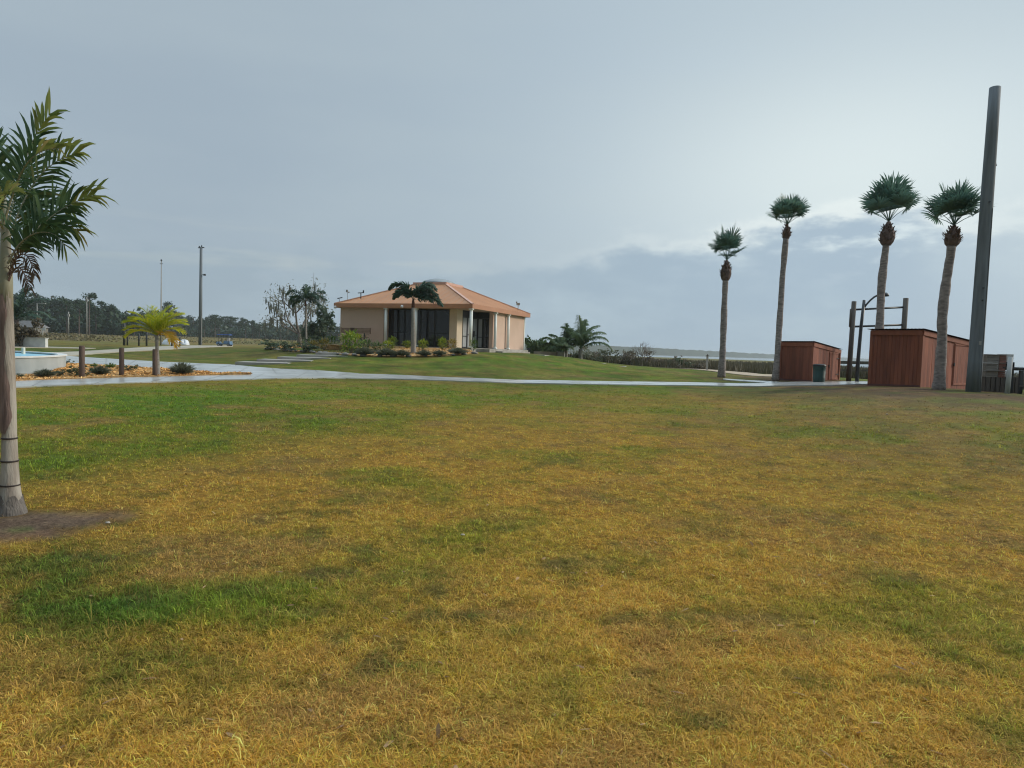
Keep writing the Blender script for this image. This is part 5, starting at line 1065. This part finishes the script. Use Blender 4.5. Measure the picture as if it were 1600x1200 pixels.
bxp('black_tote', M['binlid'], 'dark tote under the white box beside the crates', 'box', 1565.5, 1577, 565.8, 578.2, 26.6, .5, ribs)
q0 = P(1565.5, 583.6, 26.5); mb = MB(); mb.lathe(q0, [(.05,-.13),(.15,-.10),(.17,0),(.15,.10),(.04,.12)], 16); single(mb, 'net_sack', M['sack'], 'white net sack beside the lowest crate', 'sack', q0-Vector((0,0,.13)), None, True)
bxp('slatted_pallet', M['pilegrey'], 'dark slatted platform under the stacked crates', 'platform', 1529, 1582, 588.8, 613, 26.6, .7, planks)
g = onG(1573.5, 24.3); dep = (g-CAM).dot(f0); topv = P(1579,557.5,dep); mb = MB(); mb.tube([g-Vector((0,0,.1)), topv], [.083,.078], 14); single(mb, 'white_post', mat('whitewashed post',(.46,.48,.48),.8,(.32,.34,.34),5,(1,1,.3)), 'pale round post in front of the crates at the right edge', 'post', g, None, True)
o = thing('picnic_table', 'dark plank table cut by the right edge of the view', 'table', onG(1600, 25.2)); g = o.location.copy(); tz = P(1584,575,25.2); 
mb = MB(); 
for k in range(4): mb.box((tz.x+.75, 25.0+k*.19, tz.z), (1.7,.17,.06))
mb.box((tz.x+.75, 25.3, tz.z-.06), (1.6,.6,.055)); mb.build('table_top', M['darkmetal'], o, g)
for dx in (.12, 1.35):
    for dy in (25.0,25.5): mb = MB(); zz = gz(tz.x+dx,dy); mb.box((tz.x+dx,dy,(zz+tz.z-.09)/2-.03), (.12,.1,tz.z-.09-zz+.06)); mb.build('leg', M['darkmetal'], o, g)
mb = MB(); mb.box((tz.x+.75,24.7,g.z+.3), (1.6,.24,.05)); mb.box((tz.x+.75,24.76,g.z+.12), (1.3,.06,.31)); mb.build('bench_seat', M['pilegrey'], o, g)

# ---------------------------------------------------------------- light and sky
SUN_AZ, SUN_EL = R(76), R(26)
sun = bpy.data.lights.new('sun', 'SUN'); sun.energy = 2.1; sun.angle = R(14); sun.color = (1, .90, .76)
so = bpy.data.objects.new('sun', sun); COL.objects.link(so)
sd = Vector((math.sin(SUN_AZ)*math.cos(SUN_EL), math.cos(SUN_AZ)*math.cos(SUN_EL), math.sin(SUN_EL)))
so.rotation_euler = sd.to_track_quat('Z', 'Y').to_euler(); so.location = sd*60
w = bpy.data.worlds.new('World'); S.world = w; w.use_nodes = True; nt = w.node_tree; nt.nodes.clear()
out = nt.nodes.new('ShaderNodeOutputWorld'); bg = nt.nodes.new('ShaderNodeBackground'); link(nt, bg.outputs[0], out.inputs[0])
sky = nt.nodes.new('ShaderNodeTexSky'); sky.sky_type = 'NISHITA'; sky.sun_disc = False; sky.sun_elevation = SUN_EL; sky.sun_rotation = SUN_AZ; sky.air_density = 1.2; sky.dust_density = 2
def val(x): return x if hasattr(x, 'node') else None
def m(op, *a):
    n = nt.nodes.new('ShaderNodeMath'); n.operation = op
    for i, x in enumerate(a):
        if hasattr(x, 'is_linked'): link(nt, x, n.inputs[i])
        else: n.inputs[i].default_value = x
    return n.outputs[0]
def sstep(x, a, b): 
    n = nt.nodes.new('ShaderNodeMapRange'); n.interpolation_type = 'SMOOTHSTEP'; link(nt, x, n.inputs[0]); n.inputs[1].default_value = a; n.inputs[2].default_value = b; return n.outputs[0]
def mixc(f, a, b):
    n = nt.nodes.new('ShaderNodeMix'); n.data_type = 'RGBA'
    for s_, x in ((n.inputs[0], f),): 
        if hasattr(x, 'is_linked'): link(nt, x, s_)
        else: s_.default_value = x
    for s_, x in ((n.inputs[6], a), (n.inputs[7], b)):
        if hasattr(x, 'is_linked'): link(nt, x, s_)
        else: s_.default_value = rgba(x)
    return n.outputs[2]
def gauss(x, c, s): t = m('DIVIDE', m('SUBTRACT', x, c), s); return m('EXPONENT', m('MULTIPLY', m('MULTIPLY', t, t), -1.0))
tc = nt.nodes.new('ShaderNodeTexCoord'); sx = nt.nodes.new('ShaderNodeSeparateXYZ'); link(nt, tc.outputs['Generated'], sx.inputs[0])
el = m('MULTIPLY', m('ARCSINE', sx.outputs[2]), 57.2958); az = m('MULTIPLY', m('ARCTAN2', sx.outputs[0], sx.outputs[1]), 57.2958)
def noise(sc, st, det=5, rough=.55, off=0):
    mp = nt.nodes.new('ShaderNodeMapping'); mp.inputs['Scale'].default_value = st; mp.inputs['Location'].default_value = (off,off*.7,off*.3); link(nt, tc.outputs['Generated'], mp.inputs['Vector'])
    n = nt.nodes.new('ShaderNodeTexNoise'); n.inputs['Scale'].default_value = sc; n.inputs['Detail'].default_value = det; n.inputs['Roughness'].default_value = rough; link(nt, mp.outputs[0], n.inputs['Vector']); return n.outputs['Fac']
nA = noise(5, (1,1,2.6), 6, .6); nB = noise(2.2, (1,1,3.5), 5, .5, 3); nC = noise(3, (1,1,14), 4, .5, 7); nD = noise(14, (1,1,2.2), 5, .6, 5); nE = noise(8, (1,1,2.8), 5, .55, 11)
right = sstep(az, -30, 30)
upper = mixc(right, (.300,.372,.438), (.405,.495,.562))
upper = mixc(m('MULTIPLY', sstep(nB, .35, .7), .30), upper, (.40,.475,.51))
glow = m('MULTIPLY', gauss(az, 27, 18), gauss(el, 13.5, 8.5))
upper = mixc(m('MINIMUM', m('MULTIPLY', glow, .70), 1.0), upper, (.70,.775,.765))
streak = m('MULTIPLY', m('MULTIPLY', sstep(nC, .54, .70), gauss(el, 6.8, 2.2)), sstep(az, 4, -16))
upper = mixc(m('MULTIPLY', streak, .5), upper, (.45,.50,.49))
edge = m('ADD', m('MULTIPLY', m('SUBTRACT', m('MINIMUM', m('MAXIMUM', az, -2.0), 27.0), 5.4), .150), 7.3)
edge = m('SUBTRACT', edge, m('MULTIPLY', m('MAXIMUM', m('SUBTRACT', az, 27.0), 0.0), .22))
e2_ = m('SUBTRACT', m('ADD', el, m('MULTIPLY', m('SUBTRACT', nA, .5), 6.0)), edge)
e2_ = m('ADD', e2_, m('MULTIPLY', m('SUBTRACT', nD, .5), 4.5))
mask = m('MULTIPLY', sstep(e2_, 1.3, -1.0), m('ADD', .55, m('MULTIPLY', sstep(az, -14, 8), .45)))
mask = m('MULTIPLY', mask, m('SUBTRACT', 1.0, m('MULTIPLY', sstep(az, 27, 38), .55)))
rim = m('MULTIPLY', m('MULTIPLY', gauss(e2_, .75, .8), gauss(az, 24, 14)), .42)
upper = mixc(rim, upper, (.84,.88,.84))
bank = mixc(right, (.262,.340,.402), (.325,.420,.510))
bank = mixc(m('MULTIPLY', sstep(nA, .42, .70), .55), bank, (.41,.51,.57)); bank = mixc(m('MULTIPLY', m('MULTIPLY', sstep(nE, .52, .68), gauss(az, 27, 13)), m('MULTIPLY', gauss(el, 9.5, 2.6), .85)), bank, (.66,.745,.76))
colr = mixc(m('MULTIPLY', mask, .93), upper, bank)
zen = m('ADD', 1.0, m('MULTIPLY', sstep(el, 28, 75), 2.3)); toward = m('ADD', m('MULTIPLY', sx.outputs[0], .55), m('MULTIPLY', sx.outputs[1], .83)); zen = m('MULTIPLY', zen, m('ADD', .42, m('MULTIPLY', sstep(toward, -.75, .25), .58)))
cl = nt.nodes.new('ShaderNodeVectorMath'); cl.operation = 'SCALE'; link(nt, colr, cl.inputs[0]); link(nt, zen, cl.inputs['Scale'])
# cloud brightness is given per unit of the 0.1 background strength; a little clear sky shows through
cl2 = nt.nodes.new('ShaderNodeVectorMath'); cl2.operation = 'SCALE'; link(nt, cl.outputs[0], cl2.inputs[0]); cl2.inputs['Scale'].default_value = 10.9
fin = mixc(.97, sky.outputs[0], cl2.outputs[0]); link(nt, fin, bg.inputs[0]); bg.inputs[1].default_value = .1
# haze: moist air over the bay
mb = MB(); mb.box((0,0,0), (19400,19400,1)); mb.v = [(x, y, -6.0 if z < 0 else 24.0) for x, y, z in mb.v]
hm = bpy.data.materials.new('moist air'); hm.use_nodes = True; hn = hm.node_tree; hn.nodes.clear(); ho = hn.nodes.new('ShaderNodeOutputMaterial'); pv = hn.nodes.new('ShaderNodeVolumePrincipled')
pv.inputs['Color'].default_value = (.86,.92,.96,1); pv.inputs['Density'].default_value = .00024; pv.inputs['Anisotropy'].default_value = .0; hn.links.new(pv.outputs[0], ho.inputs['Volume'])
tag(mb.build('haze', hm), kind='stuff')
S.view_settings.view_transform = 'Standard'; S.view_settings.look = 'None'; S.view_settings.exposure = 0.13; S.view_settings.gamma = 1
S.cycles.use_denoising = True; S.cycles.filter_width = 1.15; S.cycles.max_bounces = 6; S.cycles.volume_bounces = 1; S.cycles.transparent_max_bounces = 8
